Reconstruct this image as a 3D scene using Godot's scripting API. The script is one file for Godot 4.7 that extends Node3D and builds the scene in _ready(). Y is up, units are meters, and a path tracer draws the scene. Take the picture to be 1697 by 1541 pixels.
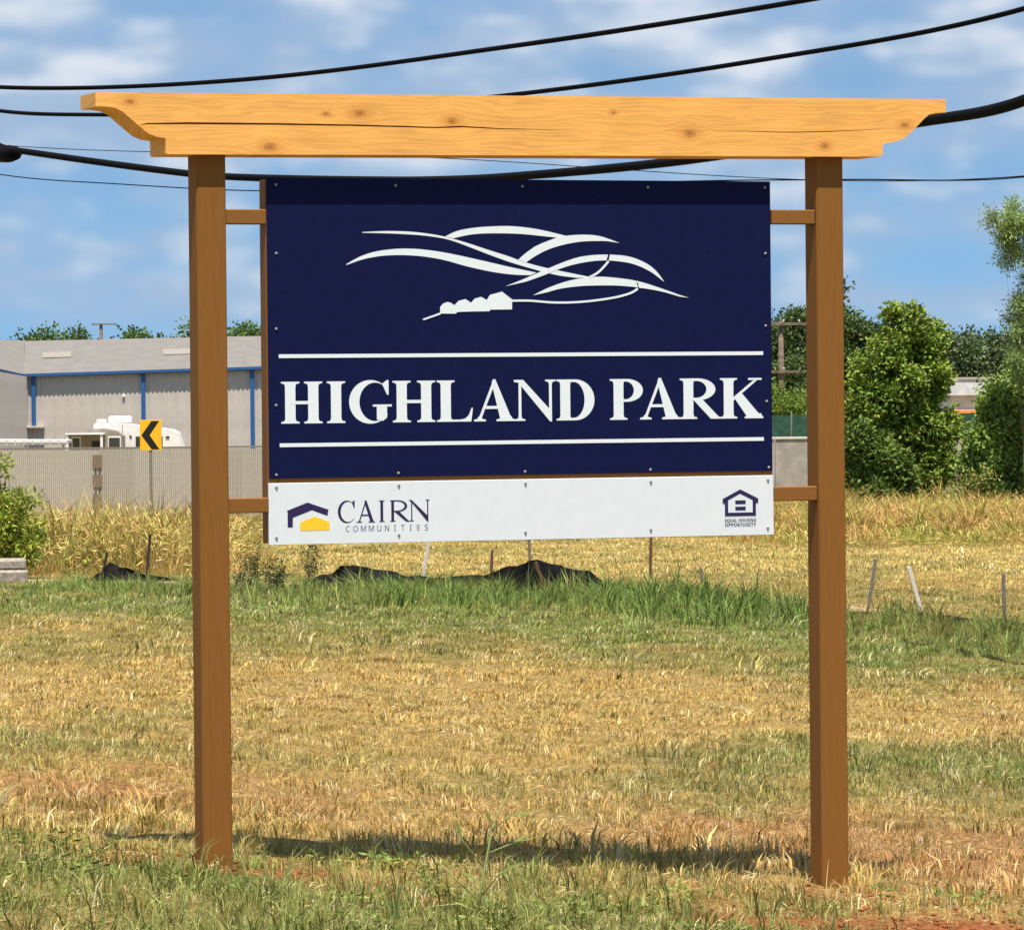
extends Node3D
# A property sign on timber posts in a mown, half dry field; fence, sheds and trees behind.
# Metres, y up. The camera stands at x = 0, z = 0 and looks along -z. The sign's foot is at y = 0.

var rng := RandomNumberGenerator.new()
var n_big := FastNoiseLite.new()
var n_mid := FastNoiseLite.new()
var n_small := FastNoiseLite.new()
var used := {}
var mats := {}

const SIGN_AT := Vector3(0.04, 0.0, -21.5)
const SIGN_TURN := 20.0

func _ready():
	rng.seed = 11
	setup_noise()
	setup_camera_and_light()
	build_ground()
	build_sign()
	build_fences()
	build_sheds()
	build_poles_and_wires()
	build_trees()
	build_silt_fence()
	build_grass()
	build_small_things()

func setup_noise():
	for a in [[n_big, 0.22, 5, 3], [n_mid, 1.1, 6, 3], [n_small, 4.5, 7, 2]]:
		a[0].noise_type = FastNoiseLite.TYPE_SIMPLEX_SMOOTH
		a[0].frequency = a[1]
		a[0].seed = a[2]
		a[0].fractal_type = FastNoiseLite.FRACTAL_FBM
		a[0].fractal_octaves = a[3]

# ---------------------------------------------------------------- camera, sky, sun
func setup_camera_and_light():
	var cam := Camera3D.new()
	cam.name = "camera"
	cam.fov = 11.43
	cam.near = 0.1
	cam.far = 9000.0
	add_child(cam)
	cam.position = Vector3(0, 2.23, 0)
	cam.rotation = Vector3(-0.015, 0, -0.0095)
	cam.current = true

	var env := Environment.new()
	env.background_mode = Environment.BG_SKY
	var sky := Sky.new()
	var sm := PanoramaSkyMaterial.new()
	sm.panorama = ImageTexture.create_from_image(sky_image())
	sky.sky_material = sm
	env.sky = sky
	env.background_energy_multiplier = 0.59
	env.tonemap_mode = Environment.TONE_MAPPER_LINEAR
	env.tonemap_exposure = 1.68
	env.sdfgi_enabled = true
	env.ssao_enabled = true
	env.ssil_enabled = true
	var we := WorldEnvironment.new()
	we.name = "world_environment"
	we.environment = env
	add_child(we)

	var sun := DirectionalLight3D.new()
	sun.name = "sun"
	sun.light_energy = 1.6
	sun.light_color = Color(1.0, 0.955, 0.88)
	sun.light_angular_distance = 0.5
	sun.shadow_enabled = true
	add_child(sun)
	var el := deg_to_rad(71.5)
	var to_sun := Vector3(0.02, sin(el), cos(el)).normalized()
	sun.look_at_from_position(to_sun * 100.0, Vector3.ZERO, Vector3(0, 0, -1))

func sky_pixel(dir: Vector3, na: FastNoiseLite, nb: FastNoiseLite) -> Color:
	var el := rad_to_deg(asin(clampf(dir.y, -1, 1)))
	var e := maxf(el, 0.0)
	var low := Color(0.56, 0.752, 0.915)
	var mid := Color(0.525, 0.69, 0.86)
	var high := Color(0.27, 0.43, 0.75)
	var c := low.lerp(mid, smoothstep(0.0, 5.0, e)).lerp(high, smoothstep(8.0, 70.0, e))
	# a broken deck of cloud: wisps flatten and crowd towards the horizon
	var k := 1.0 / (maxf(dir.y, 0.0) + 0.055)
	var p := Vector3(dir.x * k, 0.55 * k, dir.z * k)
	var f := na.get_noise_3dv(p * 30.0) * 0.5 + 0.5
	var round_ := Vector3(dir.x, 0, -dir.z).normalized()
	var bend := na.get_noise_3d(round_.x * 700.0, el * 30.0, round_.z * 700.0) * 3.0
	var q := nb.get_noise_3d(round_.x * 250.0 + bend, el * 10.0 + bend, round_.z * 250.0) * 0.5 + 0.5
	var wisp := nb.get_noise_3d(round_.x * 520.0 + bend * 2.0, el * 34.0 + bend, round_.z * 520.0 + 70.0) * 0.5 + 0.5
	var high_up := smoothstep(1.6, 4.0, e)
	var veil := smoothstep(0.36, 0.66, f * 0.4 + q * 0.6 + 0.13 * high_up)
	c = c.lerp(Color(0.67, 0.755, 0.865), veil * 0.8)
	var bright := smoothstep(0.47, 0.72, q * 0.55 + wisp * 0.45 + 0.055 * high_up - 0.03)
	c = c.lerp(Color(0.93, 0.945, 0.97), bright * (0.5 + 0.3 * high_up))
	if el < 0.0:
		c = c.lerp(Color(0.42, 0.40, 0.34), smoothstep(0.0, -4.0, el))
	return c

func sky_image() -> Image:
	var na := FastNoiseLite.new()
	na.noise_type = FastNoiseLite.TYPE_SIMPLEX_SMOOTH
	na.seed = 21
	na.frequency = 0.012
	na.fractal_type = FastNoiseLite.FRACTAL_FBM
	na.fractal_octaves = 5
	var nb := FastNoiseLite.new()
	nb.noise_type = FastNoiseLite.TYPE_SIMPLEX_SMOOTH
	nb.seed = 4
	nb.frequency = 0.085
	nb.fractal_type = FastNoiseLite.FRACTAL_FBM
	nb.fractal_octaves = 5
	var im := sky_rows(512, 256, 0, 256, na, nb)
	im.resize(4096, 2048, Image.INTERPOLATE_BILINEAR)
	var top := 840  # rows 840 to 1040 of 2048: 16 degrees above the horizon to 1.4 below
	var band := sky_rows(4096, 2048, top, 200, na, nb)
	im.blit_rect(band, Rect2i(0, 0, 4096, 200), Vector2i(0, top))
	return im

func sky_rows(w: int, h: int, from: int, rows: int, na: FastNoiseLite, nb: FastNoiseLite) -> Image:
	var bytes := PackedByteArray()
	bytes.resize(w * rows * 3)
	var i := 0
	for r in rows:
		var el := PI * (0.5 - (from + r + 0.5) / h)
		var ce := cos(el)
		var se := sin(el)
		for x in w:
			var az := TAU * (x + 0.5) / w
			var c := sky_pixel(Vector3(sin(az) * ce, se, -cos(az) * ce), na, nb)
			bytes[i] = int(clampf(c.r, 0, 1) * 255.0)
			bytes[i + 1] = int(clampf(c.g, 0, 1) * 255.0)
			bytes[i + 2] = int(clampf(c.b, 0, 1) * 255.0)
			i += 3
	return Image.create_from_data(w, rows, false, Image.FORMAT_RGB8, bytes)

# ---------------------------------------------------------------- helpers
func numbered(called: String) -> String:
	if not used.has(called):
		used[called] = 0
		return called
	used[called] += 1
	return "%s_%03d" % [called, used[called]]

func thing(called: String, label: String, category: String, at := Vector3.ZERO, turn := 0.0, group := "") -> Node3D:
	var o := Node3D.new()
	o.name = numbered(called)
	add_child(o)
	o.position = at
	o.rotation.y = turn
	tag(o, label, category, group)
	return o

func tag(o: Node, label: String, category: String, group := ""):
	o.set_meta("label", label)
	o.set_meta("category", category)
	if group != "":
		o.set_meta("group", group)

func part(called: String, mesh: Mesh, m: Material, parent: Node) -> MeshInstance3D:
	var o := MeshInstance3D.new()
	o.name = numbered(called) if parent == self else called
	o.mesh = mesh
	o.material_override = m
	parent.add_child(o, true)
	return o

func mat(called: String, lin: Color, rough := 0.8, spec := 0.4) -> StandardMaterial3D:
	if mats.has(called):
		return mats[called]
	var m := StandardMaterial3D.new()
	m.resource_name = called
	m.albedo_color = lin.linear_to_srgb()
	m.roughness = rough
	m.metallic_specular = spec
	mats[called] = m
	return m

# a triplanar tone pattern between two multipliers, so that no surface is flat
func weathered(m: StandardMaterial3D, scale: float, low: float, freq := 0.02, seed := 1, stretch := Vector3.ONE) -> StandardMaterial3D:
	m.albedo_texture = tone(low, freq, seed)
	m.uv1_triplanar = true
	m.uv1_world_triplanar = false
	m.uv1_scale = Vector3.ONE * scale * stretch
	return m

var tones := {}
func tone(low: float, freq: float, seed: int) -> NoiseTexture2D:
	var key := "%f %f %d" % [low, freq, seed]
	if tones.has(key):
		return tones[key]
	var t := NoiseTexture2D.new()
	t.width = 256
	t.height = 256
	t.seamless = true
	var n := FastNoiseLite.new()
	n.noise_type = FastNoiseLite.TYPE_SIMPLEX_SMOOTH
	n.frequency = freq
	n.seed = seed
	n.fractal_octaves = 5
	t.noise = n
	var g := Gradient.new()
	g.set_color(0, Color(low, low, low))
	g.set_color(1, Color(1, 1, 1))
	t.color_ramp = g
	tones[key] = t
	return t

func begin() -> SurfaceTool:
	var st := SurfaceTool.new()
	st.begin(Mesh.PRIMITIVE_TRIANGLES)
	st.set_smooth_group(-1)
	return st

func done(st: SurfaceTool) -> ArrayMesh:
	st.generate_normals()
	return st.commit()

func quad(st: SurfaceTool, a: Vector3, b: Vector3, c: Vector3, d: Vector3):
	for v in [a, b, c, a, c, d]:
		st.add_vertex(v)

func add_box(st: SurfaceTool, mid: Vector3, size: Vector3, bv := 0.0, basis := Basis.IDENTITY):
	var h := size / 2.0
	if bv <= 0.0:
		var p := []
		for i in 8:
			p.append(mid + basis * Vector3(h.x * (1 if i & 1 else -1), h.y * (1 if i & 2 else -1), h.z * (1 if i & 4 else -1)))
		for f in [[4, 6, 7, 5], [1, 3, 2, 0], [0, 2, 6, 4], [5, 7, 3, 1], [6, 2, 3, 7], [0, 4, 5, 1]]:
			quad(st, p[f[0]], p[f[1]], p[f[2]], p[f[3]])
		return
	# chamfered: six inset faces, twelve edge strips, eight corners
	var c := func(sx, sy, sz, axis):
		var q := Vector3(h.x * sx, h.y * sy, h.z * sz)
		if axis != 0: q.x -= bv * sx
		if axis != 1: q.y -= bv * sy
		if axis != 2: q.z -= bv * sz
		return mid + basis * q
	for s in [-1, 1]:
		var f := [[c.call(s, -1, -1, 0), c.call(s, 1, -1, 0), c.call(s, 1, 1, 0), c.call(s, -1, 1, 0)],
			[c.call(-1, s, -1, 1), c.call(-1, s, 1, 1), c.call(1, s, 1, 1), c.call(1, s, -1, 1)],
			[c.call(-1, -1, s, 2), c.call(1, -1, s, 2), c.call(1, 1, s, 2), c.call(-1, 1, s, 2)]]
		for q in f:
			if s > 0: quad(st, q[3], q[2], q[1], q[0])
			else: quad(st, q[0], q[1], q[2], q[3])
		for t in [-1, 1]:
			orient(st, [c.call(s, t, -1, 0), c.call(s, t, 1, 0), c.call(s, t, 1, 1), c.call(s, t, -1, 1)], mid)
			orient(st, [c.call(s, -1, t, 0), c.call(s, 1, t, 0), c.call(s, 1, t, 2), c.call(s, -1, t, 2)], mid)
			orient(st, [c.call(-1, s, t, 1), c.call(1, s, t, 1), c.call(1, s, t, 2), c.call(-1, s, t, 2)], mid)
			for r in [-1, 1]:
				var tri := [c.call(s, t, r, 0), c.call(s, t, r, 1), c.call(s, t, r, 2)]
				var nrm: Vector3 = (tri[1] - tri[0]).cross(tri[2] - tri[0])
				if nrm.dot(tri[0] - mid) > 0: tri.reverse()
				for v in tri: st.add_vertex(v)

func orient(st: SurfaceTool, q: Array, mid: Vector3):
	var nrm: Vector3 = (q[1] - q[0]).cross(q[2] - q[0])
	if nrm.dot((q[0] + q[2]) / 2.0 - mid) > 0: quad(st, q[3], q[2], q[1], q[0])
	else: quad(st, q[0], q[1], q[2], q[3])

func box(size: Vector3, bv := 0.0, mid := Vector3.ZERO) -> ArrayMesh:
	var st := begin()
	add_box(st, mid, size, bv)
	return done(st)

func add_tube(st: SurfaceTool, pts: Array, radii: Array, sides := 6):
	var rings := []
	for i in pts.size():
		var d: Vector3 = (pts[mini(i + 1, pts.size() - 1)] - pts[maxi(i - 1, 0)]).normalized()
		var a := d.cross(Vector3(0.31, 0.2, 0.93)).normalized()
		var b := d.cross(a)
		var ring := []
		for k in sides:
			var t := TAU * k / sides
			ring.append(pts[i] + (a * cos(t) + b * sin(t)) * radii[i])
		rings.append(ring)
	for i in pts.size() - 1:
		for k in sides:
			var j := (k + 1) % sides
			quad(st, rings[i][k], rings[i][j], rings[i + 1][j], rings[i + 1][k])
	for k in range(1, sides - 1):
		for v in [rings[0][0], rings[0][k + 1], rings[0][k]]: st.add_vertex(v)
		var e: Array = rings[-1]
		for v in [e[0], e[k], e[k + 1]]: st.add_vertex(v)

func tube(pts: Array, radii: Array, sides := 6) -> ArrayMesh:
	var st := begin()
	st.set_smooth_group(1)
	add_tube(st, pts, radii, sides)
	return done(st)

# a flat outline given thickness, facing +z
func add_plate(st: SurfaceTool, pts: PackedVector2Array, z0: float, z1: float):
	var p := pts
	if Geometry2D.is_polygon_clockwise(p):
		p = p.duplicate()
		p.reverse()
	var tri := Geometry2D.triangulate_polygon(p)
	for i in range(0, tri.size(), 3):
		var a := p[tri[i]]
		var b := p[tri[i + 1]]
		var c := p[tri[i + 2]]
		if (b - a).cross(c - a) > 0:
			var s := b
			b = c
			c = s
		for v in [a, b, c]: st.add_vertex(Vector3(v.x, v.y, z1))
		for v in [a, c, b]: st.add_vertex(Vector3(v.x, v.y, z0))
	for i in p.size():
		var a := p[i]
		var b := p[(i + 1) % p.size()]
		quad(st, Vector3(a.x, a.y, z0), Vector3(a.x, a.y, z1), Vector3(b.x, b.y, z1), Vector3(b.x, b.y, z0))

func plate(pts: PackedVector2Array, z0: float, z1: float) -> ArrayMesh:
	var st := begin()
	add_plate(st, pts, z0, z1)
	return done(st)

# points given in millimetres, with smooth curves through them
func smooth(mm: Array, steps := 4) -> PackedVector2Array:
	var out := PackedVector2Array()
	for i in mm.size() - 1:
		var p0: Vector2 = mm[maxi(i - 1, 0)]
		var p1: Vector2 = mm[i]
		var p2: Vector2 = mm[i + 1]
		var p3: Vector2 = mm[mini(i + 2, mm.size() - 1)]
		for k in steps:
			out.append(p1.cubic_interpolate(p2, p0, p3, float(k) / steps) * 0.001)
	out.append(mm[-1] * 0.001)
	return out

func pairs(a: Array) -> Array:
	var out := []
	for i in range(0, a.size(), 2):
		out.append(Vector2(a[i], a[i + 1]))
	return out

# ---------------------------------------------------------------- ground
const PROFILE := [[-60.0, -0.5], [0.0, 0.3], [12.0, 0.04], [21.5, 0.0], [40.0, -0.03], [57.0, -0.05], [70.0, -0.35], [85.0, -0.68], [100.0, -0.85], [125.0, -0.95], [160.0, -1.3], [232.0, -1.9], [330.0, -2.2], [600.0, -3.2], [4000.0, -6.0]]

func ground(x: float, z: float) -> float:
	var d := -z
	var y := -6.0
	for i in PROFILE.size() - 1:
		if d <= PROFILE[i + 1][0]:
			var t := clampf((d - PROFILE[i][0]) / (PROFILE[i + 1][0] - PROFILE[i][0]), 0, 1)
			var s := t * t * (3 - 2 * t)
			y = lerpf(PROFILE[i][1], PROFILE[i + 1][1], lerpf(t, s, 0.35))
			break
	var near := exp(-pow((d - 20.0) / 13.0, 2))
	y -= (0.085 * near + 0.018 * exp(-pow((d - 45.0) / 14.0, 2))) * clampf(x, -9, 9)
	if d > 5.0 and d < 140.0 and absf(x) < 40.0:
		y += n_mid.get_noise_2d(x, z) * 0.035 + n_small.get_noise_2d(x, z) * 0.012
	return y

func on_ground(x: float, z: float, lift := 0.0) -> Vector3:
	return Vector3(x, ground(x, z) + lift, z)

# depth of the silt fence's foot at x
func silt_line(x: float) -> float:
	return 53.4 - 0.75 * x - 0.18 * x * x if x > 0.0 else 53.4 - 0.42 * x

# bare red soil: beside the right post, round the left post, small scars elsewhere
func bare(x: float, d: float) -> float:
	var b := 0.0
	for s in [[2.2, 20.3, 1.0, 0.55], [2.2, 20.3, 1.1, 0.6], [2.3, 20.2, 0.8, 0.5], [1.45, 21.75, 0.3, 0.22], [-1.62, 21.0, 0.55, 0.25], [-1.0, 20.75, 0.35, 0.2], [3.85, 37.5, 0.45, 0.9], [-2.3, 24.6, 0.8, 0.5], [0.3, 22.9, 0.7, 0.35], [2.3, 23.6, 0.9, 0.5], [-1.9, 26.3, 0.8, 0.6], [1.6, 25.2, 0.6, 0.4], [-0.4, 20.1, 0.35, 0.2], [0.9, 20.2, 0.3, 0.2]]:
		b += exp(-pow((x - s[0]) / s[2], 2) - pow((d - s[1]) / s[3], 2)) * (1.0 if s[1] < 22.0 else 0.55)
	b += smoothstep(0.34, 0.55, n_mid.get_noise_2d(x * 0.8 + 31.0, d * 0.5)) * 0.35
	return clampf(b * (0.75 + 0.6 * n_small.get_noise_2d(x + 9.0, d)), 0, 1)

# how green the sward is, 0 dry to 1 green
func green(x: float, d: float) -> float:
	var w := n_big.get_noise_2d(x * 0.9, d * 0.55) * 0.42 + n_mid.get_noise_2d(x * 0.9 + 7.0, d * 0.6) * 0.3
	var g := 0.2
	g += 0.42 * smoothstep(21.4, 20.0, d + 0.12 * x)
	g += 0.75 * exp(-pow((d - 47.0 + 0.9 * x) / 6.0, 2))
	g += 0.5 * exp(-pow((d - 29.0) / 2.2, 2)) * smoothstep(0.0, 1.8, x)
	g += 0.16 * exp(-pow((d - 27.0) / 2.2, 2))
	g -= 0.2 * exp(-pow((d - 34.0) / 3.2, 2)) + 0.15 * exp(-pow((d - 24.2) / 1.4, 2))
	g += 0.14 * smoothstep(25.5, 21.5, d) * smoothstep(-0.2, -1.7, x)
	return clampf(g + w, 0, 1)

func sward(x: float, d: float) -> Color:
	var g := green(x, d)
	var h := n_big.get_noise_2d(x * 1.3 + 50.0, d * 0.8) * 0.5 + 0.5
	var straw := Color(0.62, 0.44, 0.15).lerp(Color(0.57, 0.335, 0.135), smoothstep(0.55, 1.0, h - 0.12 * smoothstep(26.0, 30.0, d) + 0.55 * exp(-pow((d - 24.0) / 2.0, 2)) * (0.45 + 0.55 * smoothstep(-1.5, 0.8, x))))
	straw = straw.lerp(Color(0.64, 0.49, 0.165), smoothstep(52.0, 60.0, d))
	var olive := Color(0.38, 0.325, 0.10)
	var leaf := Color(0.20, 0.265, 0.06)
	return straw.lerp(olive, smoothstep(0.15, 0.5, g)).lerp(leaf, smoothstep(0.45, 0.95, g))

func build_ground():
	var xs := []
	var x := -7.0
	while x <= 7.01:
		xs.append(x)
		x += 0.125
	var step := 0.25
	while x < 3200.0:
		xs.append(x)
		xs.push_front(-x)
		step *= 1.18
		x += step
	var ds := [-60.0, -30.0, -10.0, 0.0, 6.0, 11.0, 14.0]
	var d := 16.0
	while d < 30.0:
		ds.append(d)
		d += 0.125
	while d < 62.0:
		ds.append(d)
		d += 0.25
	step = 0.6
	while d < 4000.0:
		ds.append(d)
		step *= 1.03
		d += step
	var st := begin()
	st.set_smooth_group(0)
	var w := xs.size()
	for dd in ds:
		for xx in xs:
			var c: Color
			if dd < 260.0:
				c = sward(xx, dd)
				c = c.lerp(Color(0.30, 0.20, 0.09), 0.35 if dd < 70.0 else 0.1)
				c = c.lerp(Color(0.44, 0.15, 0.055), bare(xx, dd) if dd < 60.0 else 0.0)
			else:
				c = Color(0.22, 0.19, 0.075)
			st.set_color(c)
			st.add_vertex(Vector3(xx, ground(xx, -dd), -dd))
	for j in ds.size() - 1:
		for i in w - 1:
			var a := j * w + i
			for k in [a, a + w, a + 1, a + 1, a + w, a + w + 1]:
				st.add_index(k)
	st.generate_normals()
	var m := mat("soil and thatch", Color.WHITE, 0.95, 0.2)
	m.vertex_color_use_as_albedo = true
	m.albedo_texture = tone(0.45, 0.05, 3)
	m.uv1_triplanar = true
	m.uv1_world_triplanar = true
	m.uv1_scale = Vector3.ONE * 1.7
	m.heightmap_enabled = true
	m.heightmap_texture = tone(0.0, 0.06, 9)
	m.heightmap_scale = 2.0
	var o := part("ground", st.commit(), m, self)
	tag(o, "dry mown field sloping gently away behind the sign", "field")
	o.set_meta("kind", "structure")

	# worn track of pale dirt behind the black silt fence
	var t := begin()
	t.set_smooth_group(0)
	var rows := 70
	for i in rows + 1:
		var u := lerpf(-9.0, 9.0, float(i) / rows)
		for k in 5:
			var dz := silt_line(u) + 1.5 + (k - 2) * 0.34 * (1.0 + 0.25 * n_mid.get_noise_1d(u))
			t.add_vertex(on_ground(u, -dz, 0.012 - 0.006 * absf(k - 2)))
	for i in rows:
		for k in 4:
			var a := i * 5 + k
			for q in [a, a + 1, a + 5, a + 5, a + 1, a + 6]:
				t.add_index(q)
	t.generate_normals()
	var dm := weathered(mat("track dirt", Color(0.56, 0.40, 0.24), 0.95, 0.2), 1.3, 0.6, 0.05, 5)
	var track := part("dirt_path", t.commit(), dm, self)
	tag(track, "pale bare dirt track running behind the black silt fence", "path")
	track.set_meta("kind", "structure")

# ---------------------------------------------------------------- the sign
func build_sign():
	var s := thing("entrance_sign", "tall timber framed sign with navy HIGHLAND PARK panel and white strip below", "sign", SIGN_AT, deg_to_rad(SIGN_TURN))
	var brown := mat("brown stain", Color(0.24, 0.102, 0.021), 0.75, 0.3)
	weathered(brown, 3.4, 0.93, 0.06, 12, Vector3(1, 0.07, 1))
	brown.heightmap_enabled = true
	brown.heightmap_texture = tone(0.0, 0.09, 13)
	brown.heightmap_scale = 0.04
	for p in [[-1.484, 0.06], [1.564, -0.2]]:
		var st := begin()
		add_box(st, Vector3(p[0], (3.35 + p[1] - 0.35) / 2.0, -0.045), Vector3(0.138, 3.35 - p[1] + 0.35, 0.14), 0.006)
		part("post", done(st), brown, s)
	# steel frame behind the panels
	brown = weathered(mat("brown paint", Color(0.24, 0.102, 0.021), 0.6, 0.35), 2.5, 0.92, 0.08, 17)
	var f := begin()
	for x in [-1.196, 1.245]:
		add_box(f, Vector3(x, 2.394, -0.052), Vector3(0.05, 1.655, 0.09), 0.003)
	for y in [3.19, 1.848, 1.59]:
		add_box(f, Vector3(0.0245, y, -0.052), Vector3(2.39, 0.05, 0.09), 0.003)
	part("backing_frame", done(f), brown, s)
	for y in [3.05, 1.742]:
		part("crossbar", box(Vector3(0.192, 0.068, 0.07), 0.004, Vector3(-1.318, y, -0.026)), brown, s)
		part("crossbar", box(Vector3(0.223, 0.068, 0.07), 0.004, Vector3(1.383, y + 0.01, -0.026)), brown, s)
	build_beam(s)
	build_blue_panel(s)
	build_white_panel(s)

func beam_texture() -> ImageTexture:
	var w := 1536
	var h := 192
	var im := Image.create(w, h, false, Image.FORMAT_RGB8)
	var n := FastNoiseLite.new()
	n.seed = 77
	n.frequency = 1.0
	n.fractal_octaves = 3
	# knots in metres along and up the front face
	var knots := [[-1.87, 0.235, 0.02], [-0.95, 0.185, 0.016], [-0.79, 0.19, 0.028], [-0.345, 0.155, 0.026], [-1.22, 0.035, 0.03], [0.83, 0.105, 0.03], [1.52, 0.05, 0.024], [1.935, 0.15, 0.022], [0.45, 0.2, 0.012]]
	for y in h:
		for x in w:
			var u := lerpf(-2.05, 2.18, (x + 0.5) / w)
			var v := 0.28 * (1.0 - (y + 0.5) / h)
			var bend := 0.0
			var knot := 0.0
			var halo := 0.0
			for k in knots:
				var dx: float = u - k[0]
				var dy: float = v - k[1]
				var r := sqrt(dx * dx * 0.35 + dy * dy)
				bend += k[2] * 1.5 * exp(-dx * dx / (k[2] * k[2] * 9.0)) * exp(-absf(dy) / (k[2] * 2.2)) * signf(dy)
				var rr: float = r * (1.0 + 0.35 * n.get_noise_2d(u * 60.0, v * 60.0)) / k[2]
				knot = maxf(knot, (1.0 - smoothstep(0.35, 0.7, rr)) * (0.72 + 0.28 * sin(rr * 14.0)))
				halo = maxf(halo, 1.0 - smoothstep(0.4, 2.0, rr))
			var g := n.get_noise_2d(u * 1.1, (v - bend) * 26.0)
			var ring := sin((v - bend + 0.02 * n.get_noise_2d(u * 1.5, v * 3.0)) * 330.0 + 6.0 * g)
			var fine := n.get_noise_2d(u * 9.0, v * 420.0)
			var blot := n.get_noise_2d(u * 2.3 + 9.0, v * 7.0)
			var c := Color(0.81, 0.41, 0.108) * (1.0 + 0.09 * ring + 0.14 * fine + 0.14 * blot)
			c = c.lerp(Color(0.58, 0.26, 0.06), clampf(0.30 * g + 0.1 * ring * blot, 0, 0.4))
			c = c.lerp(Color(0.56, 0.235, 0.05), halo * 0.55).lerp(Color(0.27, 0.085, 0.026), knot * 0.8)
			im.set_pixel(x, y, Color(c.r, c.g, c.b).linear_to_srgb())
	return ImageTexture.create_from_image(im)

func build_beam(s: Node3D):
	var m := mat("pine beam", Color.WHITE, 0.68, 0.35)
	m.albedo_texture = beam_texture()
	m.texture_repeat = false
	var front := 0.072
	var back := -0.19
	# outline from the top left corner down the left end, along the bottom and up the right end
	var left := [Vector2(-2.029, 0.275), Vector2(-2.029, 0.212), Vector2(-1.985, 0.212), Vector2(-1.94, 0.206), Vector2(-1.905, 0.19), Vector2(-1.877, 0.166), Vector2(-1.832, 0.128), Vector2(-1.79, 0.094), Vector2(-1.75, 0.078), Vector2(-1.712, 0.073), Vector2(-1.708, 0.07), Vector2(-1.708, 0.006), Vector2(-1.70, 0.0)]
	var right := [Vector2(1.806, 0.0), Vector2(1.819, 0.014), Vector2(1.822, 0.058), Vector2(1.84, 0.064), Vector2(1.883, 0.071), Vector2(1.937, 0.09), Vector2(1.994, 0.138), Vector2(2.039, 0.182), Vector2(2.067, 0.203), Vector2(2.10, 0.21), Vector2(2.153, 0.211), Vector2(2.153, 0.275)]
	var outline := left + right
	var uv := func(p): return Vector2((p.x + 2.05) / 4.23, 1.0 - p.y / 0.28)
	# a drying check: gap of varying width along the front face
	var crack := [Vector2(-1.795, 0.136), Vector2(-1.6, 0.139), Vector2(-1.2, 0.138), Vector2(-0.8, 0.134), Vector2(-0.42, 0.126), Vector2(-0.3, 0.131), Vector2(-0.1, 0.122), Vector2(0.3, 0.118)]
	var wide := [0.003, 0.0048, 0.0042, 0.0036, 0.003, 0.0034, 0.002, 0.0]
	var crack_2 := [Vector2(1.05, 0.118), Vector2(1.3, 0.113), Vector2(1.55, 0.118), Vector2(1.75, 0.128)]
	var st := begin()
	var hole := PackedVector2Array()
	for i in crack.size():
		hole.append(crack[i] + Vector2(0, wide[i] + 0.0001))
	for i in range(crack.size() - 1, -1, -1):
		hole.append(crack[i] - Vector2(0, wide[i]))
	var hole_2 := PackedVector2Array()
	for i in 4:
		hole_2.append(crack_2[i] + Vector2(0, 0.0022 * sin(PI * (i + 0.3) / 3.7)))
	for i in [3, 2, 1, 0]:
		hole_2.append(crack_2[i] - Vector2(0, 0.0022 * sin(PI * (i + 0.3) / 3.7)))
	# the face is cut along the cracks' lines into an upper and a lower half
	var cut := PackedVector2Array([left[6]])
	var low := PackedVector2Array([left[6]])
	for i in crack.size():
		cut.append(hole[i])
		low.append(crack[i] - Vector2(0, wide[i]))
	for i in 4:
		cut.append(hole_2[i])
		low.append(crack_2[i] - Vector2(0, 0.0022 * sin(PI * (i + 0.3) / 3.7)))
	var upper := PackedVector2Array(left.slice(0, 6))
	upper.append_array(cut)
	upper.append_array(PackedVector2Array(right.slice(6)))
	var lower := PackedVector2Array(low)
	lower.append_array(PackedVector2Array(right.slice(0, 7).duplicate()))
	var rl := PackedVector2Array()
	for p in low: rl.append(p)
	var rr: Array = right.slice(0, 7)
	rr.reverse()
	for p in rr: rl.append(p)
	var ll: Array = left.slice(7)
	ll.reverse()
	for p in ll: rl.append(p)
	for face in [upper, rl]:
		var tri := Geometry2D.triangulate_polygon(face)
		for i in range(0, tri.size(), 3):
			var a: Vector2 = face[tri[i]]
			var b: Vector2 = face[tri[i + 1]]
			var c: Vector2 = face[tri[i + 2]]
			var order := [a, b, c] if (b - a).cross(c - a) < 0 else [a, c, b]
			for p in order:
				st.set_uv(uv.call(p))
				st.add_vertex(Vector3(p.x, p.y, front))
	# groove walls
	for pair in [cut, low]:
		for i in pair.size() - 1:
			var a: Vector2 = pair[i]
			var b: Vector2 = pair[i + 1]
			for q in [[a, front], [b, front], [b, front - 0.045], [a, front], [b, front - 0.045], [a, front - 0.045]]:
				st.set_uv(uv.call(q[0]))
				st.add_vertex(Vector3(q[0].x, q[0].y, q[1]))
	for i in cut.size() - 1:
		for q in [cut[i], cut[i + 1], low[i + 1], cut[i], low[i + 1], low[i]]:
			st.set_uv(uv.call(q))
			st.add_vertex(Vector3(q.x, q.y, front - 0.044))
	# back face, ends, top and underside
	var all := PackedVector2Array(outline)
	var tb := Geometry2D.triangulate_polygon(all)
	for i in tb.size():
		var p: Vector2 = all[tb[i]]
		st.set_uv(uv.call(p))
		st.add_vertex(Vector3(p.x, p.y, back))
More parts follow.
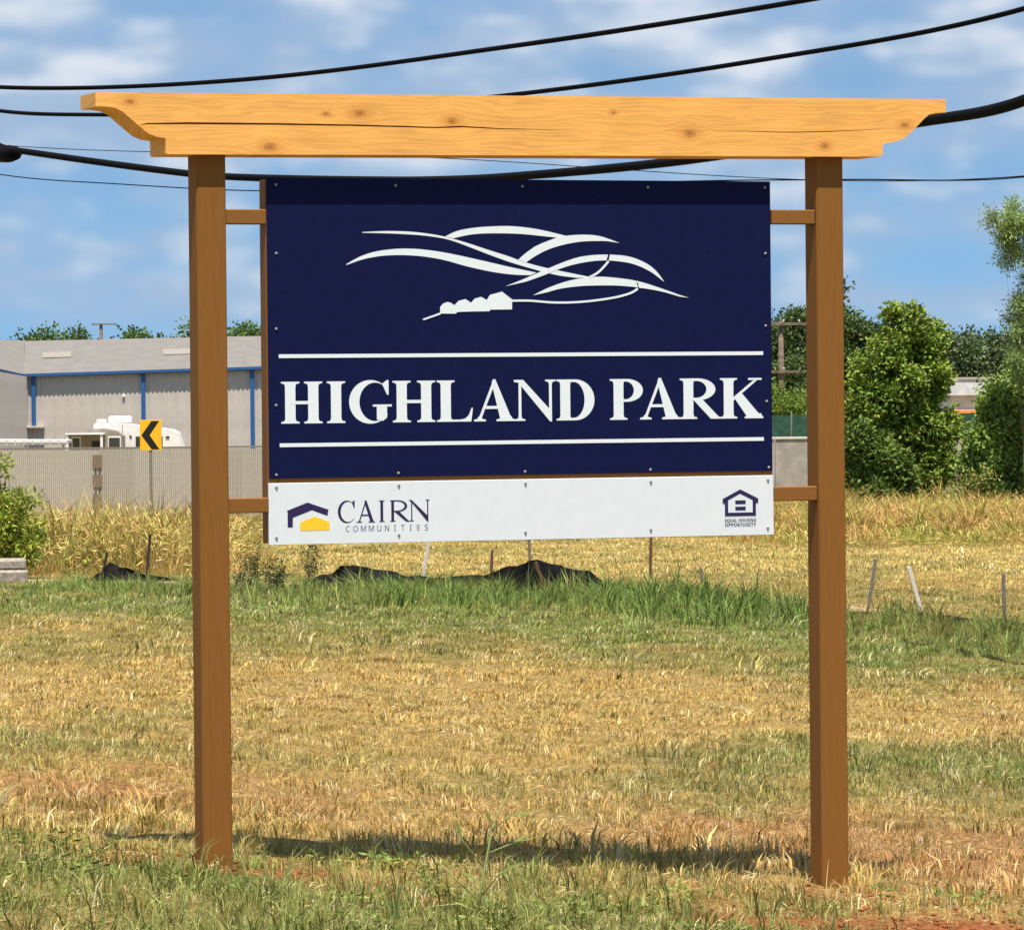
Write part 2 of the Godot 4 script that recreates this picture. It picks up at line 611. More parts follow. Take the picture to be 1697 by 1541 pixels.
	for i in outline.size():
		var a: Vector2 = outline[i]
		var b: Vector2 = outline[(i + 1) % outline.size()]
		var top: bool = absf(a.y - 0.275) < 0.01 and absf(b.y - 0.275) < 0.01
		var segs := 40 if absf(a.x - b.x) > 2.0 else 1
		for k in segs:
			var c := a.lerp(b, float(k) / segs)
			var e := a.lerp(b, float(k + 1) / segs)
			for q in [[c, back], [c, front], [e, front], [c, back], [e, front], [e, back]]:
				# the grain runs on over the top, the underside and the ends
				var sh: float = 0.12 * (q[1] - front) if top else -0.4 * (q[1] - front) * 0.4
				st.set_uv(uv.call(q[0] + Vector2(sh * 0.2, -absf(sh) if top else absf(sh))))
				st.add_vertex(Vector3(q[0].x, q[0].y, q[1]))
	st.generate_normals()
	var b := part("beam", st.commit(), m, s)
	b.position = Vector3(0, 3.335, 0)
	b.rotation.z = 0.0055

func add_screws(parent: Node3D, spots: Array, z: float, m: Material):
	var head := begin()
	head.set_smooth_group(1)
	add_tube(head, [Vector3(0, 0, 0), Vector3(0, 0, 0.004), Vector3(0, 0, 0.006)], [0.0065, 0.006, 0.003], 10)
	var mesh := done(head)
	for p in spots:
		part("screw", mesh, m, parent).position = Vector3(p.x * 0.001, p.y * 0.001, z)

func build_blue_panel(s: Node3D):
	var navy := mat("navy print", Color(0.0042, 0.0082, 0.056), 0.6, 0.22)
	weathered(navy, 1.1, 0.9, 0.06, 14)
	var vinyl := mat("white print", Color(0.71, 0.78, 0.84), 0.5, 0.3)
	var steel := mat("screw steel", Color(0.30, 0.30, 0.32), 0.45, 0.5)
	var p := part("navy_panel", box(Vector3(2.484, 1.365, 0.007), 0.0015, Vector3(0.026, 2.5445, -0.0035)), navy, s)
	# ruled lines
	for y in [2.417, 2.0125]:
		part("rule_line", box(Vector3(2.39, 0.017, 0.002), 0.0004, Vector3(0.029, y, 0.0008)), vinyl, p)
	# flowing hills
	var swoosh := [
		[[-761, 2982, -650, 2987, -537, 2985, -444, 2976, -361, 2962, -257, 2935, -153, 2903, -49, 2872, 24, 2847, 108, 2825, 214, 2803, 362, 2775], [288, 2773, 203, 2783, 119, 2801, 3, 2832, -70, 2854, -154, 2883, -258, 2921, -330, 2945, -392, 2958, -486, 2969, -620, 2976, -761, 2979]],
		[[-839, 2835, -775, 2869, -703, 2892, -620, 2904, -548, 2907, -466, 2903, -362, 2889, -258, 2869, -154, 2847, -49, 2824, 87, 2797], [55, 2785, -29, 2788, -134, 2801, -259, 2827, -362, 2854, -466, 2871, -559, 2877, -652, 2875, -724, 2865, -775, 2853, -837, 2832]],
		[[-361, 2962, -299, 2989, -215, 3004, -131, 3010, -48, 3012, 36, 3006, 121, 2993, 242, 2966], [194, 2959, 120, 2966, 36, 2974, -48, 2978, -153, 2978, -236, 2972, -320, 2955]],
		[[-2, 2857, 35, 2887, 88, 2921, 152, 2946, 205, 2963, 268, 2971, 343, 2973, 406, 2966, 459, 2950, 502, 2935], [438, 2944, 374, 2944, 300, 2940, 225, 2927, 151, 2906, 88, 2877, 35, 2844]],
		[[-66, 2734, 13, 2763, 87, 2793, 150, 2818, 225, 2847, 299, 2869, 374, 2879, 443, 2881], [435, 2854, 384, 2852, 320, 2844, 246, 2828, 182, 2807, 118, 2783, 34, 2755]],
		[[453, 2881, 523, 2876, 587, 2861, 651, 2831, 693, 2795, 725, 2753], [714, 2761, 661, 2798, 597, 2828, 533, 2845, 447, 2854]],
		[[70, 2692, 139, 2724, 224, 2753, 309, 2771, 394, 2778, 479, 2773, 571, 2761, 586, 2748, 590, 2728], [564, 2731, 479, 2737, 372, 2737, 287, 2733, 202, 2722, 139, 2706]],
		[[579, 2760, 639, 2745, 725, 2718, 800, 2693, 848, 2679], [800, 2685, 714, 2708, 628, 2723, 597, 2727, 594, 2746]]]
	for i in swoosh.size():
		var o := smooth(pairs(swoosh[i][0]))
		o.append_array(smooth(pairs(swoosh[i][1])))
		part("hill_stroke", plate(o, -0.0005, 0.0008 + 0.0002 * i), vinyl, p)
	for r in [[446, 2851, 421, 2823, 389, 2795, 351, 2776], [591, 2722, 553, 2701, 478, 2682, 371, 2667, 265, 2659, 159, 2659, 54, 2667, -38, 2667]]:
		var line := smooth(pairs(r))
		var a := PackedVector2Array()
		var b := PackedVector2Array()
		for i in line.size():
			var dir := (line[mini(i + 1, line.size() - 1)] - line[maxi(i - 1, 0)]).normalized().orthogonal()
			a.append(line[i] + dir * 0.0048)
			b.append(line[i] - dir * 0.0048)
		b.reverse()
		a.append_array(b)
		part("road_stroke", plate(a, -0.0005, 0.0026), vinyl, p)
	var houses := pairs([-388, 2612, -387, 2640, -370, 2656, -349, 2662, -333, 2657, -318, 2646, -297, 2667, -265, 2675, -250, 2667, -237, 2657, -218, 2677, -187, 2685, -171, 2677, -159, 2670, -143, 2694, -84, 2709, -35, 2673, -36, 2627, -144, 2626, -146, 2619, -229, 2618, -302, 2616, -313, 2608, -388, 2609])
	var hp := PackedVector2Array()
	for q in houses: hp.append(q * 0.001)
	part("houses_stroke", plate(hp, -0.0005, 0.0022), vinyl, p)
	part("road_stroke", plate(PackedVector2Array([Vector2(-0.386, 2.6135), Vector2(-0.474, 2.584), Vector2(-0.469, 2.578), Vector2(-0.386, 2.6045)]), -0.0005, 0.0028), vinyl, p)
	# lettering
	var bold := {"T": 0.26, "t": 0.062, "s": 0.05, "o": 0.1}
	for l in [["H", -1157, -960], ["I", -944, -845], ["G", -832, -627], ["H", -622, -416], ["L", -408, -232], ["A", -227, -26], ["N", -30, 176], ["D", 180, 369], ["P", 446, 612], ["A", 597, 799], ["R", 798, 1008], ["K", 1002, 1222]]:
		write_letter(p, l[0], l[1] * 0.001, l[2] * 0.001, 2.111, 0.19, bold, vinyl, 0.0008)
	add_screws(p, pairs([-1173, 2884, -1177, 2541, -1181, 2194, 1240, 2887, 1238, 2546, 1240, 2190, 1248, 1878, -1183, 1878, -598, 1878, 21, 1876, 646, 1876, -1172, 3196, -598, 3196, 21, 3196, 646, 3196, 1240, 3198]), 0.0, steel)

func build_white_panel(s: Node3D):
	var white := mat("white panel", Color(0.70, 0.76, 0.83), 0.5, 0.3)
	weathered(white, 0.8, 0.975, 0.05, 15)
	var ink := mat("navy ink", Color(0.022, 0.014, 0.075), 0.5, 0.4)
	var yellow := mat("yellow ink", Color(0.85, 0.56, 0.03), 0.5, 0.4)
	var steel: Material = mats["screw steel"]
	var p := part("white_panel", box(Vector3(2.492, 0.281, 0.009), 0.0015, Vector3(0.0235, 1.7005, 0.0005)), white, s)
	var z := 0.005
	var to_poly := func(a):
		var out := PackedVector2Array()
		for q in pairs(a): out.append(q * 0.001)
		return out
	part("roof_emblem", plate(to_poly.call([-1138, 1714, -1038, 1751, -938, 1717, -943, 1689, -1017, 1716, -1108, 1683, -1109, 1639, -1133, 1639, -1133, 1712]), z - 0.001, z + 0.0008), ink, p)
	part("house_emblem", plate(to_poly.call([-1074, 1661, -1005, 1687, -933, 1661, -933, 1623, -1074, 1623]), z - 0.001, z + 0.0008), yellow, p)
	var thin := {"T": 0.135, "t": 0.05, "s": 0.03, "o": 0.075}
	for l in [["C", -893, -806], ["A", -803, -714], ["I", -700, -663], ["R", -643, -545], ["N", -549, -449]]:
		write_letter(p, l[0], l[1] * 0.001, l[2] * 0.001, 1.6565, 0.098, thin, ink, z + 0.0008)
	var sans := SystemFont.new()
	sans.font_names = PackedStringArray(["Droid Sans"])
	var word := "COMMUNITIES"
	var grey := mat("grey ink", Color(0.12, 0.12, 0.19), 0.5, 0.4)
	for i in word.length():
		write_text(p, word[i], Vector3(lerpf(-0.846, -0.467, i / 10.0), 1.6265, z), 0.027, sans, grey)
	var bold := SystemFont.new()
	bold.font_names = PackedStringArray(["Droid Sans"])
	bold.font_weight = 700
	# equal housing mark: a ring of roof and walls with two bars
	var outer: PackedVector2Array = to_poly.call([1009, 1733, 1099, 1777, 1190, 1733, 1190, 1713, 1178, 1713, 1178, 1652, 1020, 1652, 1020, 1713, 1009, 1713])
	var inner: PackedVector2Array = to_poly.call([1036, 1726, 1098, 1757, 1162, 1726, 1162, 1668, 1036, 1668])
	var ring := PackedVector2Array()  # outer and inner outlines joined by a seam at the peak
	for i in range(1, outer.size() + 1): ring.append(outer[i % outer.size()])
	ring.append(outer[1] + Vector2(0.00005, 0))
	ring.append(inner[1] + Vector2(0.00005, 0))
	for i in [0, 4, 3, 2]: ring.append(inner[i])
	ring.append(inner[1] + Vector2(0.0001, 0))
	var rst := begin()
	for i in 5:
		var oi: Array = [[outer[0], outer[1]], [outer[1], outer[2]], [outer[3], outer[5]], [outer[5], outer[6]], [outer[6], outer[8]]][i]
		var ii: Array = [[inner[0], inner[1]], [inner[1], inner[2]], [inner[2], inner[3]], [inner[3], inner[4]], [inner[4], inner[0]]][i]
		if i == 2: oi = [Vector2(1.178, 1.7387), outer[5]]
		if i == 4: oi = [outer[6], Vector2(1.020, 1.7387)]
		add_plate(rst, PackedVector2Array([oi[0], oi[1], ii[1], ii[0]]), z - 0.001, z + 0.0008 + 0.0002 * i)
	for e in [[1.009, 1.026], [1.172, 1.190]]:
		add_plate(rst, PackedVector2Array([Vector2(e[0], 1.713), Vector2(e[1], 1.713), Vector2(e[1], 1.732), Vector2(e[0], 1.732)]), z - 0.001, z + 0.002)
	part("equality_emblem", done(rst), ink, p)
	for y in [1.7165, 1.687]:
		part("equality_bar", box(Vector3(0.053, 0.0175, 0.002), 0.0002, Vector3(1.0995, y, z)), ink, p)
	write_text(p, "EQUAL HOUSING", Vector3(1.099, 1.6305, z), 0.0150, bold, ink, 0.158)
	write_text(p, "OPPORTUNITY", Vector3(1.0985, 1.6095, z), 0.0165, bold, ink, 0.158)
	add_screws(p, pairs([-1185, 1823, -598, 1823, 21, 1822, 646, 1820, 1241, 1820, -1187, 1594, -600, 1596, 19, 1596, 644, 1596, 1238, 1594]), z, steel)

func write_text(parent: Node3D, text: String, at: Vector3, high: float, font: Font, m: Material, wide := 0.0):
	var t := TextMesh.new()
	t.text = text
	t.font = font
	t.font_size = 64
	t.pixel_size = 0.01
	t.depth = 0.02
	t.curve_step = 1.0
	var o := part("lettering", t, m, parent)
	var cap := 64 * 0.01 * 0.714
	var k := high / cap
	o.scale = Vector3(k, k, 0.06)
	if wide > 0.0:
		var got := t.get_aabb().size.x
		if got > 0.01:
			o.scale.x = wide / got
	o.position = at

# a serif capital made of strokes, each a little prouder than the last so that none lie in one plane
func write_letter(parent: Node3D, ch: String, x0: float, x1: float, y0: float, high: float, f: Dictionary, m: Material, z: float):
	var w := (x1 - x0) / high
	var T: float = f.T
	var t: float = f.t
	var s: float = f.s
	var o: float = f.o
	var shapes := []
	match ch:
		"H":
			shapes = [stem(o, T, 0, 1, s, o), stem(w - o - T, T, 0, 1, s, o), rect(o + T * 0.5, 0.46, w - o - T * 0.5, 0.46 + t * 1.25)]
		"I":
			shapes = [stem((w - T) / 2.0, T, 0, 1, s, o)]
		"L":
			shapes = [stem(o, T, 0, 1, s, o), PackedVector2Array([Vector2(o, 0), Vector2(w - 0.045, 0), Vector2(w, 0.33), Vector2(w - 0.035, 0.33), Vector2(w - 0.11, 0.15), Vector2(w - 0.2, 0.075), Vector2(w - 0.32, 0.05), Vector2(o, 0.05)])]
		"A":
			var ax := w * 0.48
			shapes = [
				PackedVector2Array([Vector2(0.1, 0.02), Vector2(0.1 + t * 1.15, 0.02), Vector2(ax + t * 0.5, 0.9), Vector2(ax, 1.01)]),
				PackedVector2Array([Vector2(w - 0.1 - T * 1.05, 0.02), Vector2(w - 0.07, 0.02), Vector2(ax + 0.05, 1.02), Vector2(ax - 0.015, 1.02), Vector2(ax - 0.045, 0.93)]),
				rect(0.24 * w, 0.30, 0.68 * w, 0.30 + t * 1.15), foot(0.0, 0.13 + t + o * 1.1, 0, s, 0.12, 0.12 + t), foot(w - 0.12 - T - o, w, 0, s, w - 0.1 - T, w - 0.09)]
		"N":
			shapes = [stem(o + 0.02, t * 1.15, 0, 0.99, s, o, true, false), stem(w - o - t * 1.15, t * 1.15, 0.0, 1, s, o, false, true),
				PackedVector2Array([Vector2(0.0, 1), Vector2(T * 0.92, 1), Vector2(w - o, 0.22), Vector2(w - o, -0.02), Vector2(w - o - 0.05, -0.02), Vector2(o + 0.02, 0.93), Vector2(0.0, 1 - s)])]
		"D":
			shapes = [stem(o, T, 0, 1, s, o), bowl(o + T * 0.5, w, 0, 1, T, t)]
		"P":
			shapes = [stem(o, T, 0, 1, s, o), bowl(o + T * 0.5, w, 0.44, 1, T * 0.92, t)]
		"R":
			shapes = [stem(o, T, 0, 1, s, o), bowl(o + T * 0.5, w * 0.86, 0.46, 1, T * 0.92, t),
				PackedVector2Array([Vector2(o + T * 0.9, 0.50), Vector2(o + T + 0.22, 0.50), Vector2(w - 0.07, s), Vector2(w, 0.035), Vector2(w, 0), Vector2(w - 0.1 - T * 0.7, 0)])]
		"K":
			shapes = [stem(o, T, 0, 1, s, o),
				PackedVector2Array([Vector2(o + T * 0.8, 0.40), Vector2(o + T * 0.8 + 0.02, 0.50), Vector2(w - 0.22, 0.97), Vector2(w - 0.13, 0.97)]),
				PackedVector2Array([Vector2(o + T + 0.03, 0.50), Vector2(o + T + 0.19, 0.66), Vector2(w - 0.06, 0.05), Vector2(w - 0.10, 0.02), Vector2(w - 0.16 - T, 0.02)]),
				foot(w - 0.24 - T, w, 0, s, w - 0.16 - T, w - 0.05), rect(w - 0.4, 1.0 - s, w - 0.04, 1.0)]
		"C", "G":
			var c := PackedVector2Array()
			var rx := w * 0.5
			var a0 := 40.0
			var a1 := 322.0
			for i in 41:
				var a := deg_to_rad(lerpf(a0, a1, i / 40.0))
				c.append(Vector2(rx + cos(a) * rx, 0.5 + sin(a) * 0.525))
			for i in 41:
				var a := deg_to_rad(lerpf(a1, a0, i / 40.0))
				c.append(Vector2(rx + T * 0.46 + cos(a) * (rx - T * 0.54), 0.5 + sin(a) * (0.525 - t)))
			shapes = [c]
			shapes.append(PackedVector2Array([Vector2(w * 0.885, 1.02), Vector2(w * 0.93, 1.02), Vector2(w * 0.93, 0.67), Vector2(w * 0.89, 0.67), Vector2(w * 0.80, 0.88), Vector2(w * 0.78, 0.93)]))
			if ch == "G":
				shapes.append(PackedVector2Array([Vector2(w - o * 1.2 - T, 0.07), Vector2(w - o * 1.2 - T * 0.4, 0.04), Vector2(w - o * 1.2, 0.12), Vector2(w - o * 1.2, 0.40), Vector2(w - o * 1.2 - T, 0.40)]))
				shapes.append(rect(w - o * 2.2 - T, 0.385, w, 0.385 + s))
	var st := begin()
	for i in shapes.size():
		var p := PackedVector2Array()
		for v in shapes[i]:
			p.append(Vector2(x0 + v.x * high, y0 + v.y * high))
		add_plate(st, p, z - 0.0012, z + 0.0002 * i)
	part("letter", done(st), m, parent)

func rect(x0: float, y0: float, x1: float, y1: float) -> PackedVector2Array:
	return PackedVector2Array([Vector2(x0, y0), Vector2(x1, y0), Vector2(x1, y1), Vector2(x0, y1)])

func foot(x0: float, x1: float, y: float, s: float, a: float, b: float) -> PackedVector2Array:
	return PackedVector2Array([Vector2(x0, y), Vector2(x1, y), Vector2(x1, y + s * 0.8), Vector2(lerpf(b, x1, 0.3), y + s * 1.2), Vector2(b - 0.005, y + s * 2.4), Vector2(a + 0.005, y + s * 2.4), Vector2(lerpf(a, x0, 0.3), y + s * 1.2), Vector2(x0, y + s * 0.8)])

func stem(x: float, w: float, y0: float, y1: float, s: float, o: float, low := true, high := true) -> PackedVector2Array:
	var p := PackedVector2Array()
	var br := minf(o * 0.9, 0.075)
	if low:
		p.append_array([Vector2(x - o, y0), Vector2(x + w + o, y0), Vector2(x + w + o, y0 + s * 0.75), Vector2(x + w + o * 0.35, y0 + s), Vector2(x + w + o * 0.08, y0 + s + br * 0.4), Vector2(x + w, y0 + s + br)])
	else:
		p.append_array([Vector2(x, y0), Vector2(x + w, y0)])
	if high:
		p.append_array([Vector2(x + w, y1 - s - br), Vector2(x + w + o * 0.08, y1 - s - br * 0.4), Vector2(x + w + o * 0.35, y1 - s), Vector2(x + w + o, y1 - s * 0.75), Vector2(x + w + o, y1), Vector2(x - o, y1), Vector2(x - o, y1 - s * 0.75), Vector2(x - o * 0.35, y1 - s), Vector2(x - o * 0.08, y1 - s - br * 0.4), Vector2(x, y1 - s - br)])
	else:
		p.append_array([Vector2(x + w, y1), Vector2(x, y1)])
	if low:
		p.append_array([Vector2(x, y0 + s + br), Vector2(x - o * 0.08, y0 + s + br * 0.4), Vector2(x - o * 0.35, y0 + s), Vector2(x - o, y0 + s * 0.75)])
	return p

func bowl(x: float, x1: float, y0: float, y1: float, T: float, t: float) -> PackedVector2Array:
	var p := PackedVector2Array()
	var cy := (y0 + y1) / 2.0
	var ry := (y1 - y0) / 2.0
	var fl := x + (x1 - x) * 0.34
	p.append(Vector2(x, y0))
	for i in 25:
		var a := lerpf(-PI / 2, PI / 2, i / 24.0)
		p.append(Vector2(fl + cos(a) * (x1 - fl), cy + sin(a) * ry))
	p.append(Vector2(x, y1))
	p.append(Vector2(x, y1 - t))
	for i in 25:
		var a := lerpf(PI / 2, -PI / 2, i / 24.0)
		p.append(Vector2(fl - 0.03 + cos(a) * (x1 - fl + 0.03 - T), cy + sin(a) * (ry - t)))
	p.append(Vector2(x, y0 + t))
	return p

# ---------------------------------------------------------------- fences
func ribbed(width: float, high: float, pitch: float, depth: float, flat_share := 0.5) -> ArrayMesh:
	var st := begin()
	var n := int(round(width / pitch))
	var x := 0.0
	var p := width / n
	for i in n:
		var q := [Vector2(x, 0), Vector2(x + p * flat_share * 0.5, 0), Vector2(x + p * 0.5, depth), Vector2(x + p * (0.5 + flat_share * 0.5), depth), Vector2(x + p, 0)]
		for k in 4:
			quad(st, Vector3(q[k].x, 0, q[k].y), Vector3(q[k].x, high, q[k].y), Vector3(q[k + 1].x, high, q[k + 1].y), Vector3(q[k + 1].x, 0, q[k + 1].y))
			quad(st, Vector3(q[k].x, high, q[k].y - 0.004), Vector3(q[k].x, 0, q[k].y - 0.004), Vector3(q[k + 1].x, 0, q[k + 1].y - 0.004), Vector3(q[k + 1].x, high, q[k + 1].y - 0.004))
		x += p
	return done(st)

func build_fences():
	# corrugated sheet fence
	var f := thing("corrugated_fence", "weathered grey corrugated sheet metal fence behind the tall golden grass", "fence", Vector3(0, 0, -120))
	var greys := []
	for i in 3:
		greys.append(weathered(mat("sheet metal %d" % i, [Color(0.52, 0.485, 0.43), Color(0.49, 0.455, 0.40), Color(0.54, 0.505, 0.45)][i], 0.65, 0.4), 1.6, 0.82, 0.05, 30 + i))
	var sheet := ribbed(0.92, 1.95, 0.102, 0.045, 0.45)
	var rail := mat("fence rail", Color(0.20, 0.175, 0.145), 0.8)
	for i in 26:
		var x := -18.0 + i * 0.915
		var o := part("panel", sheet, greys[rng.randi() % 3], f)
		o.position = Vector3(x, -1.02 + rng.randf_range(-0.015, 0.015), 0.006 * (i % 2))
	part("rail", box(Vector3(23.9, 0.05, 0.05), 0.0, Vector3(-6.05, 0.965, -0.02)), rail, f)
	for i in 11:
		part("post", box(Vector3(0.1, 2.1, 0.1), 0.0, Vector3(-17.8 + i * 2.36, -0.1, -0.09)), rail, f)
	# the patched panel
	var patch := begin()
	for k in 3:
		add_box(patch, Vector3(-10.72, 0.62 - k * 0.5, 0.06), Vector3(0.24, 0.34, 0.03))
	part("patch", done(patch), weathered(mat("rust patch", Color(0.31, 0.24, 0.18), 0.9), 2.0, 0.6, 0.05, 8), f)
	# smooth grey panel wall on the right
	var w := thing("panel_wall", "smooth pale grey panel wall below the green windscreen behind the trees", "wall", Vector3(0, 0, -119))
	var wm := weathered(mat("wall grey", Color(0.40, 0.375, 0.345), 0.75, 0.4), 0.35, 0.8, 0.02, 41)
	var cap := mat("wall cap", Color(0.55, 0.53, 0.49), 0.7)
	for i in 8:
		part("panel", box(Vector3(1.66, 1.95, 0.08), 0.006, Vector3(5.9 + i * 1.68, 0.06, 0)), wm, w)
		part("cap", box(Vector3(1.64, 0.06, 0.14), 0.006, Vector3(5.9 + i * 1.68, 1.067, 0)), cap, w)
	for i in 9:
		part("post", box(Vector3(0.09, 2.1, 0.06), 0.0, Vector3(5.06 + i * 1.68, 0.05, -0.075)), cap, w)
	# green windscreen
	var g := thing("windscreen_fence", "dark green fabric windscreen on posts behind the grey panel wall", "fence", Vector3(0, 0, -124))
	var gm := weathered(mat("green mesh", Color(0.035, 0.115, 0.075), 0.85), 0.5, 0.7, 0.03, 42)
	for i in 4:
		var st := begin()
		st.set_smooth_group(1)
		for k in 8:
			var xa := i * 2.5 + 5.0 + k * 0.305
			var za := 0.03 * sin(k * 1.3 + i)
			var zb := 0.03 * sin((k + 1) * 1.3 + i)
			quad(st, Vector3(xa, -1.1, za), Vector3(xa, 1.62, za), Vector3(xa + 0.305, 1.62, zb), Vector3(xa + 0.305, -1.1, zb))
		part("screen", done(st), gm, g)
		part("post", tube([Vector3(i * 2.5 + 4.98, -1.2, -0.05), Vector3(i * 2.5 + 4.98, 1.7, -0.05)], [0.035, 0.035], 8), mat("green post", Color(0.05, 0.08, 0.06), 0.6), g)

# ---------------------------------------------------------------- buildings and vehicles beyond the fence
func build_sheds():
	var b := thing("metal_shed", "long pale grey ribbed metal warehouse with blue gutter and downpipes", "warehouse", Vector3(-34.5, 0, -330))
	var wall := weathered(mat("shed wall", Color(0.55, 0.51, 0.475), 0.6, 0.4), 0.2, 0.92, 0.02, 50)
	var roof := weathered(mat("shed roof", Color(0.205, 0.192, 0.178), 0.6, 0.3), 0.12, 0.9, 0.02, 52)
	var blue := mat("blue trim", Color(0.018, 0.10, 0.30), 0.5, 0.45)
	var slope := 0.022
	var sheet := ribbed(0.96, 6.7, 0.32, 0.035, 0.8)
	for i in 26:
		var o := part("wall_panel", sheet, wall, b)
		o.position = Vector3(i * 0.96, -2.4 + i * 0.96 * slope - 0.45, 0)
	# wing on the west: its wall runs towards the road
	for i in 14:
		var o := part("wing_panel", sheet, wall, b)
		o.position = Vector3(-0.12 * i, -2.8 + 0.035 * i, 0.96 * (i + 1))
		o.rotation.y = atan2(0.96, 0.12)
	# roof sheets, eave to ridge
	var z_ridge := -16.0
	for i in 19:
		var xa := -0.12 + i * 1.44
		var st := begin()
		var ya := 3.96 + xa * slope
		var yb := 3.96 + (xa + 1.44) * slope
		var p := [Vector3(xa, ya, 0.34), Vector3(xa - 1.6, 6.62 + xa * 0.012, z_ridge), Vector3(xa - 0.16, 6.62 + (xa + 1.44) * 0.012, z_ridge), Vector3(xa + 1.44, yb, 0.34)]
		quad(st, p[0], p[1], p[2], p[3])
		for q in [0, 3]:
			var up := Vector3(0, 0.012, 0)
			var a: Vector3 = p[q]
			var e: Vector3 = p[1 if q == 0 else 2]
			quad(st, a, a + up, e + up, e)
		quad(st, p[0], p[3], p[3] - Vector3(0, 0.06, 0), p[0] - Vector3(0, 0.06, 0))
		part("roof_sheet", done(st), roof, b)
	var wing := begin()
	quad(wing, Vector3(-0.10, 3.955, 0.36), Vector3(-1.75, 4.62, 14.2), Vector3(-9.5, 6.75, 14.2), Vector3(-1.75, 6.64, z_ridge))
	quad(wing, Vector3(-1.75, 4.62, 14.2), Vector3(-9.5, 6.75, 14.2), Vector3(-9.5, -2.5, 14.2), Vector3(-1.75, -2.5, 14.2))
	quad(wing, Vector3(-1.75, 6.64, z_ridge), Vector3(-9.5, 6.75, 14.2), Vector3(-9.5, 6.55, 14.2), Vector3(-1.75, 6.44, z_ridge))
	part("wing_roof", done(wing), roof, b)
	var back := begin()
	quad(back, Vector3(-1.8, 6.6, z_ridge), Vector3(24.0, 6.9, z_ridge), Vector3(24.0, -2.5, z_ridge), Vector3(-1.8, -2.5, z_ridge))
	quad(back, Vector3(25.0, 4.4, 0), Vector3(24.0, 6.88, z_ridge), Vector3(24.0, -2.5, z_ridge), Vector3(25.0, -2.5, 0))
	part("rear_wall", done(back), wall, b)
	var gut := begin()
	add_box(gut, Vector3(12.4, 3.98 + 12.4 * slope, 0.42), Vector3(25.4, 0.2, 0.15), 0.0, Basis(Vector3(0, 0, 1), atan(slope)))
	add_box(gut, Vector3(-0.9, 4.27, 7.0), Vector3(0.15, 0.17, 14.0), 0.0, Basis(Vector3(0, 1, 0), -0.119) * Basis(Vector3(1, 0, 0), -0.048))
	part("gutter", done(gut), blue, b)
	for x in [0.55, 8.35, 16.1, 23.9]:
		part("downpipe", box(Vector3(0.3, 5.9 if x > 1.0 else 3.6, 0.2), 0.02, Vector3(x, (3.9 + x * slope) - (2.95 if x > 1.0 else 1.8), 0.17)), blue, b)
	part("ledge", box(Vector3(1.9, 0.12, 0.5), 0.01, Vector3(0.35, 0.3, 0.3)), wall, b)
	var lamp := begin()
	add_box(lamp, Vector3(6.95, 2.45, 0.12), Vector3(0.2, 0.2, 0.14), 0.04)
	part("wall_light", done(lamp), mat("lamp white", Color(0.75, 0.75, 0.74), 0.5), b)
	var sky_light := mat("roof light", Color(0.25, 0.233, 0.205), 0.6)
	for q in [[1.2, 0.55], [10.0, 0.55]]:
		var st := begin()
		var k: float = q[1]
		var c := Vector3(q[0] - 1.6 * k, lerpf(3.96 + q[0] * slope, 6.62 + q[0] * 0.012, k) + 0.05, lerpf(0.34, z_ridge, k))
		var run := Vector3(-1.6, 2.66, -16.3).normalized()
		quad(st, c - run * 1.3, c + run * 1.3, c + run * 1.3 + Vector3(2.1, 0.04, 0), c - run * 1.3 + Vector3(2.1, 0.04, 0))
		part("roof_light", done(st), sky_light, b)
	build_trailer()
	# low white canopy beside the trailer
	var c := thing("white_canopy", "long low white metal canopy roof standing beside the travel trailer", "canopy", Vector3(-24.2, -1.9, -226))
	var cw := weathered(mat("canopy white", Color(0.74, 0.76, 0.78), 0.5), 0.3, 0.9, 0.02, 55)
	var roofm := begin()
	for i in 14:
		add_box(roofm, Vector3(-3.0 + i * 0.42, 2.18 - 0.006 * i, 0), Vector3(0.4, 0.16, 2.4), 0.02)
	add_box(roofm, Vector3(-0.27, 2.02, 1.1), Vector3(5.9, 0.14, 0.12))
	part("roof", done(roofm), cw, c)
	for i in 4:
		part("post", box(Vector3(0.09, 2.0, 0.09), 0.0, Vector3(-3.0 + i * 1.82, 1.0, 1.0)), mat("post grey", Color(0.3, 0.3, 0.3), 0.6), c)
	# white store shed on the far right
	var w := thing("white_store", "white flat roofed store glimpsed between the trees with orange awning", "building", Vector3(26.3, -2.0, -260))
	var ww := weathered(mat("store white", Color(0.66, 0.67, 0.71), 0.7), 0.3, 0.85, 0.02, 56)
	part("wall", box(Vector3(7.0, 4.0, 5.0), 0.0, Vector3(0, 2.0, -2.5)), ww, w)
	part("fascia", box(Vector3(7.4, 0.85, 0.5), 0.02, Vector3(0, 4.4, 0.2)), ww, w)
	part("roof", box(Vector3(7.6, 0.16, 5.6), 0.02, Vector3(0, 4.91, -2.3)), mat("store roof", Color(0.34, 0.31, 0.28), 0.7), w)
	part("shutter", box(Vector3(2.6, 1.9, 0.08), 0.01, Vector3(0.2, 2.0, 0.05)), mat("shutter", Color(0.42, 0.42, 0.47), 0.6), w)
	part("awning", box(Vector3(3.0, 0.22, 0.3), 0.03, Vector3(-0.1, 3.08, 0.2)), mat("awning orange", Color(0.75, 0.30, 0.08), 0.7), w)
	part("door", box(Vector3(0.9, 1.9, 0.08), 0.01, Vector3(-2.0, 1.0, 0.05)), mat("store door", Color(0.30, 0.24, 0.2), 0.6), w)

